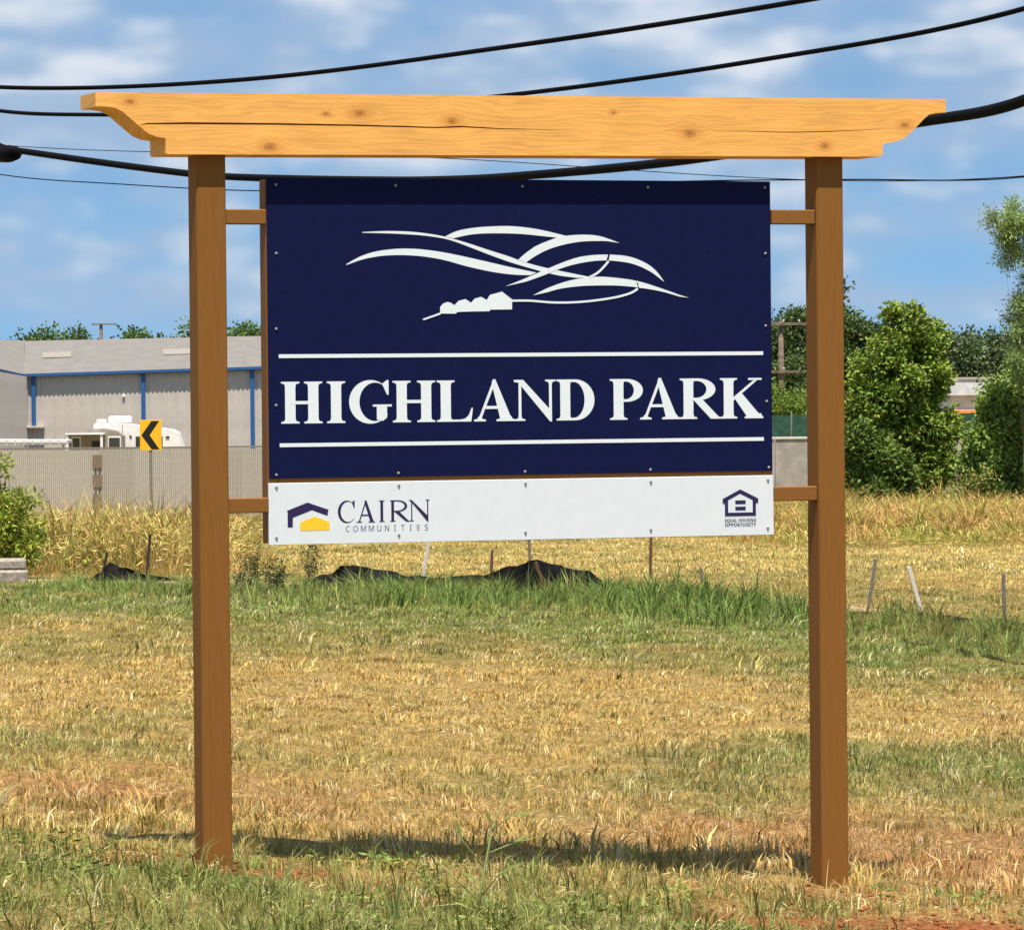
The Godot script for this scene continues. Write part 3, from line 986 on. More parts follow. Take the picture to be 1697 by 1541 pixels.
func build_trailer():
	var t := thing("travel_trailer", "white travel trailer with rooftop unit and grey awning room behind the corrugated fence", "trailer", Vector3(-19.3, -1.95, -232))
	var white := weathered(mat("trailer white", Color(0.80, 0.80, 0.80), 0.45, 0.5), 0.4, 0.92, 0.02, 60)
	var tan_ := weathered(mat("trailer tan", Color(0.30, 0.265, 0.235), 0.6), 0.4, 0.85, 0.02, 61)
	var glass := mat("trailer glass", Color(0.03, 0.035, 0.04), 0.12, 0.6)
	var dark := mat("trailer dark", Color(0.03, 0.03, 0.03), 0.8)
	var prof := PackedVector2Array([Vector2(-1.6, 0.55), Vector2(2.55, 0.55), Vector2(2.95, 0.95), Vector2(2.82, 1.7), Vector2(2.6, 2.45), Vector2(2.3, 2.62), Vector2(1.0, 2.82), Vector2(-0.4, 2.98), Vector2(-1.5, 3.0), Vector2(-1.6, 2.9)])
	var st := begin()
	add_plate(st, prof, -2.3, 0.0)
	part("body", done(st), white, t)
	part("roof_unit", box(Vector3(1.15, 0.32, 0.8), 0.08, Vector3(-0.35, 3.16, -1.1)), white, t)
	part("roof_vent", box(Vector3(0.5, 0.18, 0.5), 0.05, Vector3(-1.3, 3.08, -1.2)), white, t)
	part("stripe", box(Vector3(3.6, 0.14, 0.03), 0.0, Vector3(0.5, 1.62, 0.012)), tan_, t)
	part("stripe", box(Vector3(3.4, 0.07, 0.03), 0.0, Vector3(0.5, 1.42, 0.012)), mat("stripe blue", Color(0.06, 0.09, 0.16), 0.5), t)
	for x in [0.75, 1.6]:
		var o := part("window", box(Vector3(0.5, 0.5, 0.05), 0.02, Vector3(x, 2.05, 0.015)), dark, t)
		part("pane", box(Vector3(0.42, 0.42, 0.03), 0.0, Vector3(x, 2.05, 0.035)), glass, o)
	part("seam", box(Vector3(0.03, 2.2, 0.03), 0.0, Vector3(-0.15, 1.8, 0.012)), tan_, t)
	# enclosed awning room
	var room := PackedVector2Array([Vector2(-2.75, 0.4), Vector2(-0.02, 0.4), Vector2(-0.02, 2.35), Vector2(-0.35, 2.6), Vector2(-1.0, 2.72), Vector2(-1.8, 2.66), Vector2(-2.75, 2.5)])
	var rs := begin()
	add_plate(rs, room, 0.02, 1.3)
	part("awning_room", done(rs), tan_, t)
	part("awning", box(Vector3(1.9, 0.07, 1.3), 0.02, Vector3(-1.85, 2.46, 1.75)), white, t)
	for x in [-2.7, -1.0]:
		part("awning_post", box(Vector3(0.13, 2.2, 0.1), 0.01, Vector3(x, 1.35, 2.3)), white, t)
	for w in [[-2.35, 0.35], [-0.45, 0.55]]:
		var o := part("window", box(Vector3(w[1] + 0.1, 0.85, 0.05), 0.01, Vector3(w[0], 1.9, 1.31)), white, t)
		part("pane", box(Vector3(w[1], 0.72, 0.03), 0.0, Vector3(w[0], 1.9, 1.335)), glass, o)
	part("door", box(Vector3(0.55, 1.7, 0.05), 0.01, Vector3(-1.3, 1.25, 1.32)), dark, t)
	for w in [[0.25, 2.3, 0.12], [2.1, 2.25, 0.18]]:
		part("marker_light", box(Vector3(w[2], 0.1, 0.04), 0.0, Vector3(w[0], w[1], 0.02)), dark, t)
	for x in [-0.6, 0.5]:
		var wh := part("wheel", tube([Vector3(x, 0.36, -0.25), Vector3(x, 0.36, 0.02)], [0.36, 0.36], 18), dark, t)
		part("rim", tube([Vector3(x, 0.36, 0.02), Vector3(x, 0.36, 0.04)], [0.2, 0.18], 14), white, wh)

# ---------------------------------------------------------------- poles, cables, road sign
func build_poles_and_wires():
	var wood := weathered(mat("pole wood", Color(0.24, 0.20, 0.16), 0.9, 0.2), 0.4, 0.6, 0.04, 70)
	for p in [[11.05, -190.0, 5.15, "grey wooden utility pole with two crossarms before the dark trees", 0.13], [-39.7, -450.0, 9.6, "distant utility pole rising above the grey warehouse roof", 0.2]]:
		var o := thing("utility_pole", p[3], "utility pole", Vector3(p[0], ground(p[0], p[1]), p[1]), 0.0, "utility poles")
		var h: float = p[2] - ground(p[0], p[1])
		var r: float = p[4]
		part("pole", tube([Vector3(0, -0.3, 0), Vector3(0.02, h * 0.5, 0), Vector3(0.0, h, 0)], [r * 1.25, r * 1.05, r * 0.8], 10), wood, o)
		for k in (2 if p[1] > -300.0 else 1):
			var y := h - 0.12 - k * 1.95
			var arm := part("crossarm", box(Vector3(2.4, 0.11, 0.12), 0.01, Vector3(0.3, y, r + 0.03)), wood, o)
			for x in [-0.75, 0.1, 0.75, 1.35]:
				part("insulator", tube([Vector3(x, y + 0.05, r + 0.03), Vector3(x, y + 0.13, r + 0.03), Vector3(x, y + 0.18, r + 0.03)], [0.025, 0.05, 0.03], 8), mat("porcelain", Color(0.4, 0.4, 0.38), 0.3), arm)
	var black := mat("cable sheath", Color(0.006, 0.006, 0.008), 0.75, 0.12)
	cable("overhead_cable", "black overhead cable highest above the timber beam", [Vector3(-7.88, 7.075, -72.0), Vector3(-4.05, 6.835, -67.5), Vector3(0.14, 6.745, -60.0), Vector3(3.50, 6.790, -54.0), Vector3(5.49, 6.835, -49.5)], 0.033, black)
	cable("overhead_cable", "black overhead cable vanishing behind the beam's left end and rising over its right half", [Vector3(-8.21, 6.895, -75.0), Vector3(-6.54, 6.685, -72.8), Vector3(-3.03, 6.400, -68.2), Vector3(-0.01, 6.295, -63.0), Vector3(3.06, 6.355, -57.8), Vector3(5.82, 6.535, -52.5)], 0.031, black)
	var c := cable("overhead_cable", "thickest sagging black cable with splice case, passing between beam and navy panel", [Vector3(-7.88, 6.160, -72.0), Vector3(-7.44, 6.010, -70.5), Vector3(-4.47, 5.350, -64.5), Vector3(-3.34, 5.170, -62.2), Vector3(-1.08, 4.915, -57.8), Vector3(0.18, 4.780, -54.0), Vector3(1.94, 4.690, -48.8), Vector3(3.69, 4.660, -42.0), Vector3(4.32, 4.660, -39.0)], 0.05, black)
	part("splice_case", tube([Vector3(-8.25, 6.085, -72.9), Vector3(-8.16, 6.085, -72.8), Vector3(-7.65, 5.995, -71.1), Vector3(-7.53, 5.988, -70.8), Vector3(-7.49, 6.010, -70.7)], [0.06, 0.125, 0.135, 0.11, 0.05], 12), black, c)
	cable("service_wire", "thin dark wire crossing the sky below the thick cable at left", [Vector3(-6.57, 5.142, -60.0), Vector3(-4.85, 4.910, -58.0), Vector3(-3.01, 4.722, -56.0), Vector3(-0.30, 4.574, -52.0), Vector3(2.26, 4.472, -49.0), Vector3(3.43, 4.401, -47.5), Vector3(4.98, 4.296, -45.0)], 0.007, black)
	cable("service_wire", "very thin wire just above the navy panel and right post", [Vector3(-7.66, 6.07, -70), Vector3(-1.06, 5.61, -66), Vector3(4.04, 5.16, -64), Vector3(6.86, 5.09, -62)], 0.006, black)
	# chevron road sign
	var s := thing("chevron_sign", "yellow and black chevron road sign pointing sideways beside the fence", "road sign", Vector3(-9.03, 0, -116))
	part("post", box(Vector3(0.075, 2.5, 0.05), 0.005, Vector3(0.0, 0.25, -0.035)), mat("sign post", Color(0.19, 0.17, 0.15), 0.7), s)
	var plate_ := part("sign_plate", box(Vector3(0.54, 0.76, 0.012), 0.004, Vector3(0.01, 1.32, 0)), mat("sign yellow", Color(0.86, 0.44, 0.015), 0.5), s)
	part("chevron", plate(PackedVector2Array([Vector2(-0.225, 1.32), Vector2(0.03, 1.675), Vector2(0.225, 1.675), Vector2(-0.02, 1.32), Vector2(0.225, 0.965), Vector2(0.03, 0.965)]), 0.004, 0.009), mat("sign black", Color(0.01, 0.01, 0.01), 0.5), plate_)

func cable(called: String, label: String, pts: Array, r: float, m: Material) -> Node3D:
	var o := thing(called, label, "cable")
	var curve := Curve3D.new()
	var first: Vector3 = pts[0] + (pts[0] - pts[1]).normalized() * 25.0 + Vector3(0, 1.2, 0)
	var last: Vector3 = pts[-1] + (pts[-1] - pts[-2]).normalized() * 12.0 + Vector3(0, 0.8, 0)
	var all := [first] + pts + [last]
	for i in all.size():
		var a: Vector3 = all[maxi(i - 1, 0)]
		var b: Vector3 = all[mini(i + 1, all.size() - 1)]
		var d: Vector3 = (b - a).normalized()
		var k0: float = all[i].distance_to(a) / 3.0
		var k1: float = all[i].distance_to(b) / 3.0
		curve.add_point(all[i], -d * k0, d * k1)
	curve.bake_interval = 0.35
	var baked := curve.get_baked_points()
	var p := []
	var radii := []
	for v in baked:
		p.append(v)
		radii.append(r)
	part("strand", tube(p, radii, 8), m, o)
	return o

# ---------------------------------------------------------------- trees
func leaf_spray(count: int, length: float, wide: float, reach: float, seed: int) -> ArrayMesh:
	var r := RandomNumberGenerator.new()
	r.seed = seed
	var st := begin()
	for i in count:
		var at := Vector3(r.randfn(0, 1), r.randfn(0, 1), r.randfn(0, 1)) * reach * 0.55
		var d := (at.normalized() + Vector3(r.randf_range(-0.9, 0.9), r.randf_range(-0.9, 0.6), r.randf_range(-0.9, 0.9))).normalized()
		var side := d.cross(Vector3(r.randf_range(-1, 1), r.randf_range(-1, 1), r.randf_range(-1, 1)).normalized()).normalized()
		var up := d.cross(side)
		var k := r.randf_range(0.65, 1.2)
		var l := length * k
		var w := wide * k
		var tint := r.randf_range(0.75, 1.2)
		st.set_color(Color(tint, tint, tint * 0.95))
		var tip := at + d * l
		var a := at + d * l * 0.45 + side * w + up * w * 0.4
		var b := at + d * l * 0.45 - side * w + up * w * 0.4
		for v in [at, a, tip, at, tip, b]:
			st.add_vertex(v)
	return done(st)

func foliage_mat(called: String, through := 0.5) -> StandardMaterial3D:
	var m := mat(called, Color.WHITE, 0.55, 0.35)
	m.vertex_color_use_as_albedo = true
	m.backlight_enabled = true
	m.backlight = Color(through, through, through * 0.6)
	m.cull_mode = BaseMaterial3D.CULL_DISABLED
	return m

func scatter(called: String, mesh: Mesh, m: Material, places: Array, colors: Array, parent: Node) -> MultiMeshInstance3D:
	var mm := MultiMesh.new()
	mm.transform_format = MultiMesh.TRANSFORM_3D
	mm.use_colors = true
	mm.mesh = mesh
	mm.instance_count = places.size()
	for i in places.size():
		mm.set_instance_transform(i, places[i])
		mm.set_instance_color(i, colors[i])
	var o := MultiMeshInstance3D.new()
	o.name = called
	o.multimesh = mm
	o.material_override = m
	o.set_meta("kind", "stuff")
	parent.add_child(o, true)
	return o

# lobes: [centre offset, radii] of the crown's masses
func tree(called: String, label: String, category: String, at: Vector3, lobes: Array, spray: Mesh, count: int, tint: Color, bark: Color, trunk_r: float, clump: float, group := "", clumps := 0):
	var o := thing(called, label, category, at, 0.0, group)
	var bm := mat("bark %s" % str(bark), bark, 0.95, 0.2)
	var r := RandomNumberGenerator.new()
	r.seed = hash(label)
	var top := 0.0
	for l in lobes:
		top = maxf(top, l[0].y + l[1].y * 0.6)
	var trunk := []
	var rad := []
	for i in 8:
		var t := i / 7.0
		trunk.append(Vector3(r.randf_range(-0.05, 0.05) * top * 0.2, -0.15 + t * (top + 0.15), r.randf_range(-0.05, 0.05) * top * 0.2))
		rad.append(trunk_r * (1.15 - t))
	part("trunk", tube(trunk, rad, 8), bm, o)
	# clump centres sit on twigs that leave the limbs
	var centres := []
	var vol := 0.0
	for l in lobes: vol += l[1].x * l[1].y * l[1].z
	var n_clumps := clumps if clumps > 0 else maxi(24, int(vol / pow(clump, 3) * 0.9))
	var limbs := begin()
	limbs.set_smooth_group(1)
	for l in lobes:
		var share: float = l[1].x * l[1].y * l[1].z / vol
		for i in maxi(3, int(n_clumps * share)):
			var dir := Vector3(r.randfn(0, 1), r.randfn(0, 1), r.randfn(0, 1)).normalized()
			var q: float = pow(r.randf(), 0.42) * r.randf_range(0.82, 1.14)
			var c: Vector3 = l[0] + dir * q * l[1]
			centres.append([c, clump * r.randf_range(0.5, 1.25), r.randf_range(0.72, 1.22)])
			if i % 4 == 0:
				var h := clampf(c.y * r.randf_range(0.35, 0.7), 0.1, top * 0.9)
				var k := clampi(int(h / top * 7.0), 0, 6)
				var from: Vector3 = trunk[k]
				add_tube(limbs, [from, from.lerp(c, 0.5) + Vector3(0, clump * 0.3, 0), c], [trunk_r * 0.42, trunk_r * 0.22, trunk_r * 0.06], 5)
	part("limbs", done(limbs), bm, o)
	var places := []
	var colors := []
	for i in count:
		var c: Array = centres[r.randi() % centres.size()]
		var p: Vector3 = c[0] + Vector3(r.randfn(0, 1), r.randfn(0, 0.8), r.randfn(0, 1)) * c[1] * 0.5
		if p.y < 0.02: p.y = 0.05
		var b := Basis(Vector3(r.randfn(0, 1), r.randfn(0, 1), r.randfn(0, 1)).normalized(), r.randf() * TAU) * r.randf_range(0.7, 1.25)
		places.append(Transform3D(b, p))
		var k: float = c[2] * r.randf_range(0.75, 1.25)
		var warm := r.randf_range(-0.15, 0.2)
		colors.append(Color(tint.r * k * (1.0 + warm), tint.g * k, tint.b * k * (1.0 - warm * 0.5)))
	scatter("foliage", spray, foliage_mat("leaves"), places, colors, o)

func build_trees():
	var leafy := leaf_spray(9, 0.105, 0.026, 0.2, 3)
	var broad := leaf_spray(9, 0.13, 0.04, 0.26, 4)
	var fine := leaf_spray(12, 0.085, 0.012, 0.17, 5)
	var far := leaf_spray(8, 0.34, 0.12, 0.6, 6)
	var bark := Color(0.12, 0.09, 0.065)
	var dark := Color(0.066, 0.112, 0.034)
	var lime := Color(0.175, 0.255, 0.04)
	var mid := Color(0.14, 0.215, 0.045)
	var g := func(x, z): return Vector3(x, ground(x, z), z)
	# behind the right post
	tree("dark_tree", "tall dark evergreen with pointed top rising behind the right post", "tree", g.call(10.1, -140.0),
		[[Vector3(-0.1, 2.6, 0), Vector3(1.7, 2.4, 1.6)], [Vector3(-0.1, 5.0, 0), Vector3(0.75, 1.7, 0.8)], [Vector3(1.2, 3.2, 0.2), Vector3(1.1, 1.9, 1.1)], [Vector3(0.5, 4.3, 0), Vector3(0.9, 1.1, 0.9)]], broad, 10500, dark * 1.15, bark, 0.16, 0.42)
	tree("dark_tree", "dark tree seen in the gap between navy panel and right post", "tree", g.call(12.0, -205.0),
		[[Vector3(0.0, 4.1, 0), Vector3(2.1, 3.0, 1.9)], [Vector3(0.4, 6.4, 0), Vector3(1.1, 1.3, 1.1)], [Vector3(-1.5, 5.0, 0), Vector3(1.2, 2.2, 1.2)]], leaf_spray(9, 0.18, 0.055, 0.36, 9), 7500, dark, bark, 0.18, 0.5)
	tree("lime_tree", "bushy light green tree in full leaf, widest beside the right post", "tree", g.call(9.45, -113.0),
		[[Vector3(0.15, 4.0, 0), Vector3(0.75, 0.9, 0.8)], [Vector3(-0.6, 3.7, 0), Vector3(0.55, 0.85, 0.6)], [Vector3(0.8, 3.3, 0), Vector3(0.5, 0.9, 0.6)], [Vector3(0.0, 3.1, 0.1), Vector3(1.1, 1.1, 1.0)], [Vector3(0.4, 1.9, 0), Vector3(1.0, 1.2, 1.0)], [Vector3(-0.75, 2.5, 0.3), Vector3(0.65, 0.9, 0.7)], [Vector3(0.2, 0.8, 0.2), Vector3(0.95, 0.8, 0.9)], [Vector3(0.42, 5.0, 0), Vector3(0.16, 0.45, 0.2)], [Vector3(-0.15, 4.85, 0), Vector3(0.16, 0.4, 0.2)], [Vector3(0.85, 4.3, 0), Vector3(0.15, 0.4, 0.2)]], broad, 8200, lime, bark, 0.07, 0.18, "", 330)
	tree("dark_shrub", "dark green rounded shrub at the foot of the light green tree", "shrub", g.call(8.6, -111.0),
		[[Vector3(0, 1.1, 0), Vector3(0.8, 1.05, 0.8)], [Vector3(0.45, 0.8, 0), Vector3(0.55, 0.8, 0.6)], [Vector3(-0.3, 1.8, 0.1), Vector3(0.45, 0.5, 0.5)]], broad, 2900, Color(0.115, 0.185, 0.036), bark, 0.04, 0.17, "", 190)
	tree("green_shrub", "pale green shrub behind the windscreen in the gap beside the right post", "shrub", g.call(7.5, -128.0),
		[[Vector3(-0.2, 2.6, 0), Vector3(0.8, 0.8, 0.7)], [Vector3(0.6, 2.3, 0), Vector3(0.7, 0.7, 0.7)], [Vector3(0, 1.3, 0), Vector3(0.8, 1.1, 0.7)]], leafy, 3200, lime * 0.95, bark, 0.06, 0.28)
	tree("leaning_tree", "loose feathery tree at the right edge reaching up into the sky", "tree", g.call(11.95, -108.0),
		[[Vector3(-0.25, 6.85, 0), Vector3(0.48, 0.72, 0.5)], [Vector3(0.25, 6.0, 0), Vector3(0.4, 0.6, 0.4)], [Vector3(0.05, 4.9, 0), Vector3(0.45, 0.65, 0.5)], [Vector3(0.1, 3.7, 0), Vector3(0.6, 0.6, 0.6)]], fine, 3000, Color(0.25, 0.36, 0.12), Color(0.16, 0.16, 0.10), 0.018, 0.17, "", 60)
	tree("green_bush", "large mid green bush at the right edge under the feathery tree", "shrub", g.call(11.7, -110.0),
		[[Vector3(0.1, 2.7, 0), Vector3(0.7, 0.85, 0.7)], [Vector3(-0.1, 1.6, 0), Vector3(0.95, 1.0, 0.9)], [Vector3(0.2, 0.8, 0.1), Vector3(1.1, 0.8, 0.9)]], broad, 5600, mid * 1.35, bark, 0.06, 0.2, "", 260)
	tree("low_shrub", "low yellow green shrub between the two bushes before the grey wall", "shrub", g.call(10.6, -109.0),
		[[Vector3(0, 0.4, 0), Vector3(0.6, 0.45, 0.6)], [Vector3(0.3, 0.75, 0), Vector3(0.3, 0.4, 0.3)]], leafy, 1200, Color(0.18, 0.20, 0.045), bark, 0.03, 0.2)
	# far row on the right
	var kinds := [[33.0, 9.0, 2.9], [36.4, 9.7, 3.1], [39.6, 9.2, 2.8], [42.8, 9.0, 3.2], [29.5, 8.6, 2.9], [46.2, 9.8, 3.3]]
	var say := ["grey green tree of the far row above the white store", "round grey green tree above the middle of the white store", "low grey green tree of the far row above the store's right part", "grey green far tree beside the feathery tree's crown", "grey green far tree behind the light green tree", "grey green far tree at the frame's right end"]
	for i in kinds.size():
		var k: Array = kinds[i]
		tree("far_tree", say[i], "tree", g.call(k[0], -380.0 - i * 3.0),
			[[Vector3(0, k[1] * 0.55, 0), Vector3(k[2], k[1] * 0.42, k[2])], [Vector3(0.8, k[1] * 0.78, 0), Vector3(k[2] * 0.6, k[1] * 0.2, k[2] * 0.6)], [Vector3(-1.2, k[1] * 0.6, 0.6), Vector3(k[2] * 0.6, k[1] * 0.25, k[2] * 0.6)]], far, 2300, Color(0.115, 0.165, 0.08), bark, 0.2, 1.0, "far trees on the right")  # distance haze put into the leaf colour: lightened and greyed
	# tree tops over the warehouse
	var tops := [[-46.0, 11.9, 2.3], [-42.6, 10.9, 2.2], [-37.0, 11.7, 1.9], [-34.0, 11.3, 1.7], [-31.3, 11.9, 2.0], [-28.2, 11.4, 1.9], [-25.2, 13.1, 1.6], [-22.0, 11.6, 2.0]]
	var told := ["broad tree top first over the warehouse roof from the west", "lower tree top beside the distant utility pole", "small tree top east of the distant utility pole", "low tree top in the middle of the warehouse roofline", "tree top showing just before the left post over the roof", "low tree top just past the left post over the roof", "pointed tallest tree top beside the navy panel's edge over the roof", "tree top over the roof hidden by the navy panel"]
	for i in tops.size() - 1:
		var k: Array = tops[i]
		tree("roofline_tree", told[i], "tree", g.call(k[0], -450.0 - i * 2.0),
			[[Vector3(0, k[1] * 0.66, 0), Vector3(k[2], k[1] * 0.33, k[2])], [Vector3(0.7, k[1] * 0.75, 0.3), Vector3(k[2] * 0.7, k[1] * 0.2, k[2] * 0.6)], [Vector3(-1.0, k[1] * 0.72, 0), Vector3(k[2] * 0.6, k[1] * 0.2, k[2] * 0.6)]], far, 1500, dark * 1.7, bark, 0.2, 0.85, "tree tops behind the warehouse")
	# weed bush by the concrete block
	tree("weed_bush", "upright leafy weed bush behind the concrete block", "shrub", g.call(-6.28, -58.0),
		[[Vector3(-0.05, 0.55, 0), Vector3(0.26, 0.5, 0.3)], [Vector3(-0.1, 1.1, 0), Vector3(0.11, 0.42, 0.12)], [Vector3(-0.28, 1.0, 0), Vector3(0.08, 0.38, 0.1)], [Vector3(0.12, 1.0, 0.05), Vector3(0.06, 0.42, 0.07)], [Vector3(0.32, 0.85, 0), Vector3(0.05, 0.42, 0.06)], [Vector3(0.25, 0.4, 0), Vector3(0.14, 0.32, 0.2)]], leaf_spray(6, 0.095, 0.013, 0.06, 8), 1100, Color(0.30, 0.37, 0.06), Color(0.14, 0.12, 0.05), 0.012, 0.07, "", 120)

# ---------------------------------------------------------------- silt fence
func build_silt_fence():
	var cloth := weathered(mat("black cloth", Color(0.012, 0.012, 0.013), 0.85, 0.3), 2.0, 0.6, 0.04, 80)
	# x, depth, top height above the ground for each run of the fabric
	var runs := [
		["black silt fence cloth slumped between two leaning sticks before the golden grass", [[-5.22, 57.0, 0.02], [-5.08, 57.0, 0.10], [-4.95, 57.0, 0.21], [-4.8, 57.0, 0.16], [-4.5, 57.05, 0.08], [-4.3, 57.1, 0.05], [-4.1, 57.1, 0.0]]],
		["long black silt fence cloth sagging in two humps under the sign", [[-2.6, 54.5, 0.03], [-2.15, 54.3, 0.16], [-1.97, 54.2, 0.25], [-1.76, 54.1, 0.25], [-1.5, 54.0, 0.2], [-1.2, 54.0, 0.15], [-0.9, 53.9, 0.13], [-0.4, 53.7, 0.15], [0.0, 53.4, 0.27], [0.27, 53.0, 0.34], [0.5, 52.8, 0.31], [0.8, 52.5, 0.25], [1.08, 52.0, 0.16], [1.7, 51.5, 0.05], [2.4, 50.6, 0.06], [3.0, 49.4, 0.05]]],
		["black silt fence cloth edge in the green grass at the right", [[3.4, 48.6, 0.03], [3.9, 47.6, 0.06], [4.4, 46.6, 0.07], [4.9, 45.4, 0.08], [5.5, 44.2, 0.10], [6.2, 43.0, 0.1]]]]
	for q in runs:
		var st := begin()
		st.set_smooth_group(1)
		var pts: Array = q[1]
		var rows := []
		for i in pts.size() - 1:
			var steps := 6
			for k in steps:
				var t := float(k) / steps
				var s := t * t * (3 - 2 * t)
				var x: float = lerpf(pts[i][0], pts[i + 1][0], t)
				var d: float = lerpf(pts[i][1], pts[i + 1][1], t)
				var h: float = lerpf(pts[i][2], pts[i + 1][2], s)
				var col := []
				for v in 6:
					var f := v / 5.0
					var wob := (n_small.get_noise_2d(x * 3.2, f * 0.6 + d) * 0.06 + sin(x * 31.0 + 2.0 * sin(x * 7.0)) * 0.012) * (0.3 + f)
					col.append(Vector3(x, ground(x, -d) - 0.03 + (h * 1.12 + 0.04) * f, -d + 0.1 * (1.0 - f) + wob))
				rows.append(col)
		for i in rows.size() - 1:
			for v in 5:
				quad(st, rows[i][v], rows[i][v + 1], rows[i + 1][v + 1], rows[i + 1][v])
				var off := Vector3(0, 0, -0.004)
				quad(st, rows[i][v] + off, rows[i + 1][v] + off, rows[i + 1][v + 1] + off, rows[i][v + 1] + off)
		var o := part("silt_fence", done(st), cloth, self)
		tag(o, q[0], "silt fence", "silt fence cloths")
	var grey := weathered(mat("stake grey", Color(0.30, 0.26, 0.22), 0.9), 3.0, 0.6, 0.05, 81)
	var pale := weathered(mat("stake pale", Color(0.80, 0.75, 0.67), 0.85), 3.0, 0.75, 0.05, 82)
	var brown := weathered(mat("stake brown", Color(0.21, 0.115, 0.065), 0.9), 3.0, 0.6, 0.05, 83)
	var black := mat("stake black", Color(0.035, 0.03, 0.025), 0.9)
	for q in [
		[-4.98, 0.35, -5.09, -57.0, black, "dark stick leaning over the slumped black cloth"],
		[-4.45, 0.57, -4.52, -57.0, black, "dark upright stick at the end of the slumped black cloth"],
		[-0.97, 0.57, -1.10, -54.0, pale, "pale wooden stake leaning below the white strip's emblem"],
		[-0.24, 0.43, -0.27, -54.0, brown, "short brown stake left of the silt fence's big hump"],
		[0.19, 0.66, 0.205, -53.9, grey, "grey stake beside the silt fence's big hump, cut off by the white strip"],
		[0.26, 0.33, 0.42, -52.9, brown, "small brown stake leaning on top of the silt fence hump"],
		[1.58, 0.66, 1.56, -53.0, brown, "upright brown stake below the equal housing mark"],
		[2.06, 0.32, 2.13, -51.0, grey, "grey slanting stake just left of the right post"],
		[3.83, 0.47, 3.72, -49.0, grey, "grey stake leaning beside the right post in the golden field"],
		[4.09, 0.42, 4.27, -48.0, pale, "bright white stake leaning over the green grass"],
		[4.15, -0.05, 4.14, -50.0, brown, "stub of a reddish stake near the bright white one"],
		[4.86, 0.42, 4.87, -46.0, grey, "grey upright stake at the frame's right edge"],
		[-3.22, 0.16, -3.36, -55.0, black, "short dark stick lying slanted just right of the left post"]]:
		var foot_: float = q[2]
		var base := on_ground(foot_, q[3], -0.12)
		var topv := Vector3(q[0], q[1], q[3] + 0.03)
		var dir := topv - base
		var st := begin()
		var y := dir.normalized()
		var x := y.cross(Vector3(0, 0, 1)).normalized()
		var b := Basis(x, y, x.cross(y))
		var wide := 0.042 if q[4] == pale else 0.034
		add_box(st, dir * 0.5, Vector3(wide, dir.length(), 0.032), 0.004, b)
		var o := part("stake", done(st), q[4], self)
		o.position = base
		tag(o, q[5], "stake", "wooden stakes along the silt fence")

# ---------------------------------------------------------------- grass
func tuft(blades: int, low: float, high: float, spread: float, wide: float, lean: float, seed: int) -> ArrayMesh:
	var r := RandomNumberGenerator.new()
	r.seed = seed
	var st := begin()
	st.set_smooth_group(1)
	for i in blades:
		var a := r.randf() * TAU
		var root := Vector3(cos(a), 0, sin(a)) * spread * sqrt(r.randf())
		var out := Vector3(cos(a + r.randfn(0, 0.9)), 0, sin(a + r.randfn(0, 0.9)))
		var h := r.randf_range(low, high)
		var l := lean * r.randf_range(0.15, 1.5) * h
		var side := Vector3(-out.z, 0, out.x).rotated(Vector3.UP, r.randfn(0, 0.8)) * wide * r.randf_range(0.7, 1.25) * 0.5
		var k := r.randf_range(0.45, 1.4)
		st.set_color(Color(k * r.randf_range(0.94, 1.08), k, k * r.randf_range(0.85, 1.05)))
		var p0 := root - Vector3(0, 0.015, 0)
		var p1 := root + out * l * 0.28 + Vector3(0, h * 0.55, 0)
		var p2 := root + out * l + Vector3(0, h * r.randf_range(0.8, 1.0), 0)
		for v in [p0 - side, p1 - side * 0.8, p1 + side * 0.8, p0 - side, p1 + side * 0.8, p0 + side, p1 - side * 0.8, p2, p1 + side * 0.8]:
			st.add_vertex(v)
	return done(st)

func stuff_root(called: String, label: String, category: String) -> Node3D:
	var o := thing(called, label, category)
	o.set_meta("kind", "stuff")
	return o

func jitter(c: Color, r: RandomNumberGenerator, a := 0.25) -> Color:
	var k := r.randf_range(1.0 - a, 1.0 + a)
	var w := r.randf_range(-0.08, 0.08)
	return Color(c.r * k * (1 + w), c.g * k, c.b * k * (1 - w))

func put(list: Array, colors: Array, x: float, d: float, c: Color, scale: float, r: RandomNumberGenerator):
	var b := Basis(Vector3.UP, r.randf() * TAU) * Basis(Vector3.RIGHT, r.randfn(0, 0.12))
	list.append(Transform3D(b.scaled(Vector3(scale, scale * r.randf_range(0.8, 1.2), scale)), on_ground(x, -d, 0.0)))
	colors.append(c)

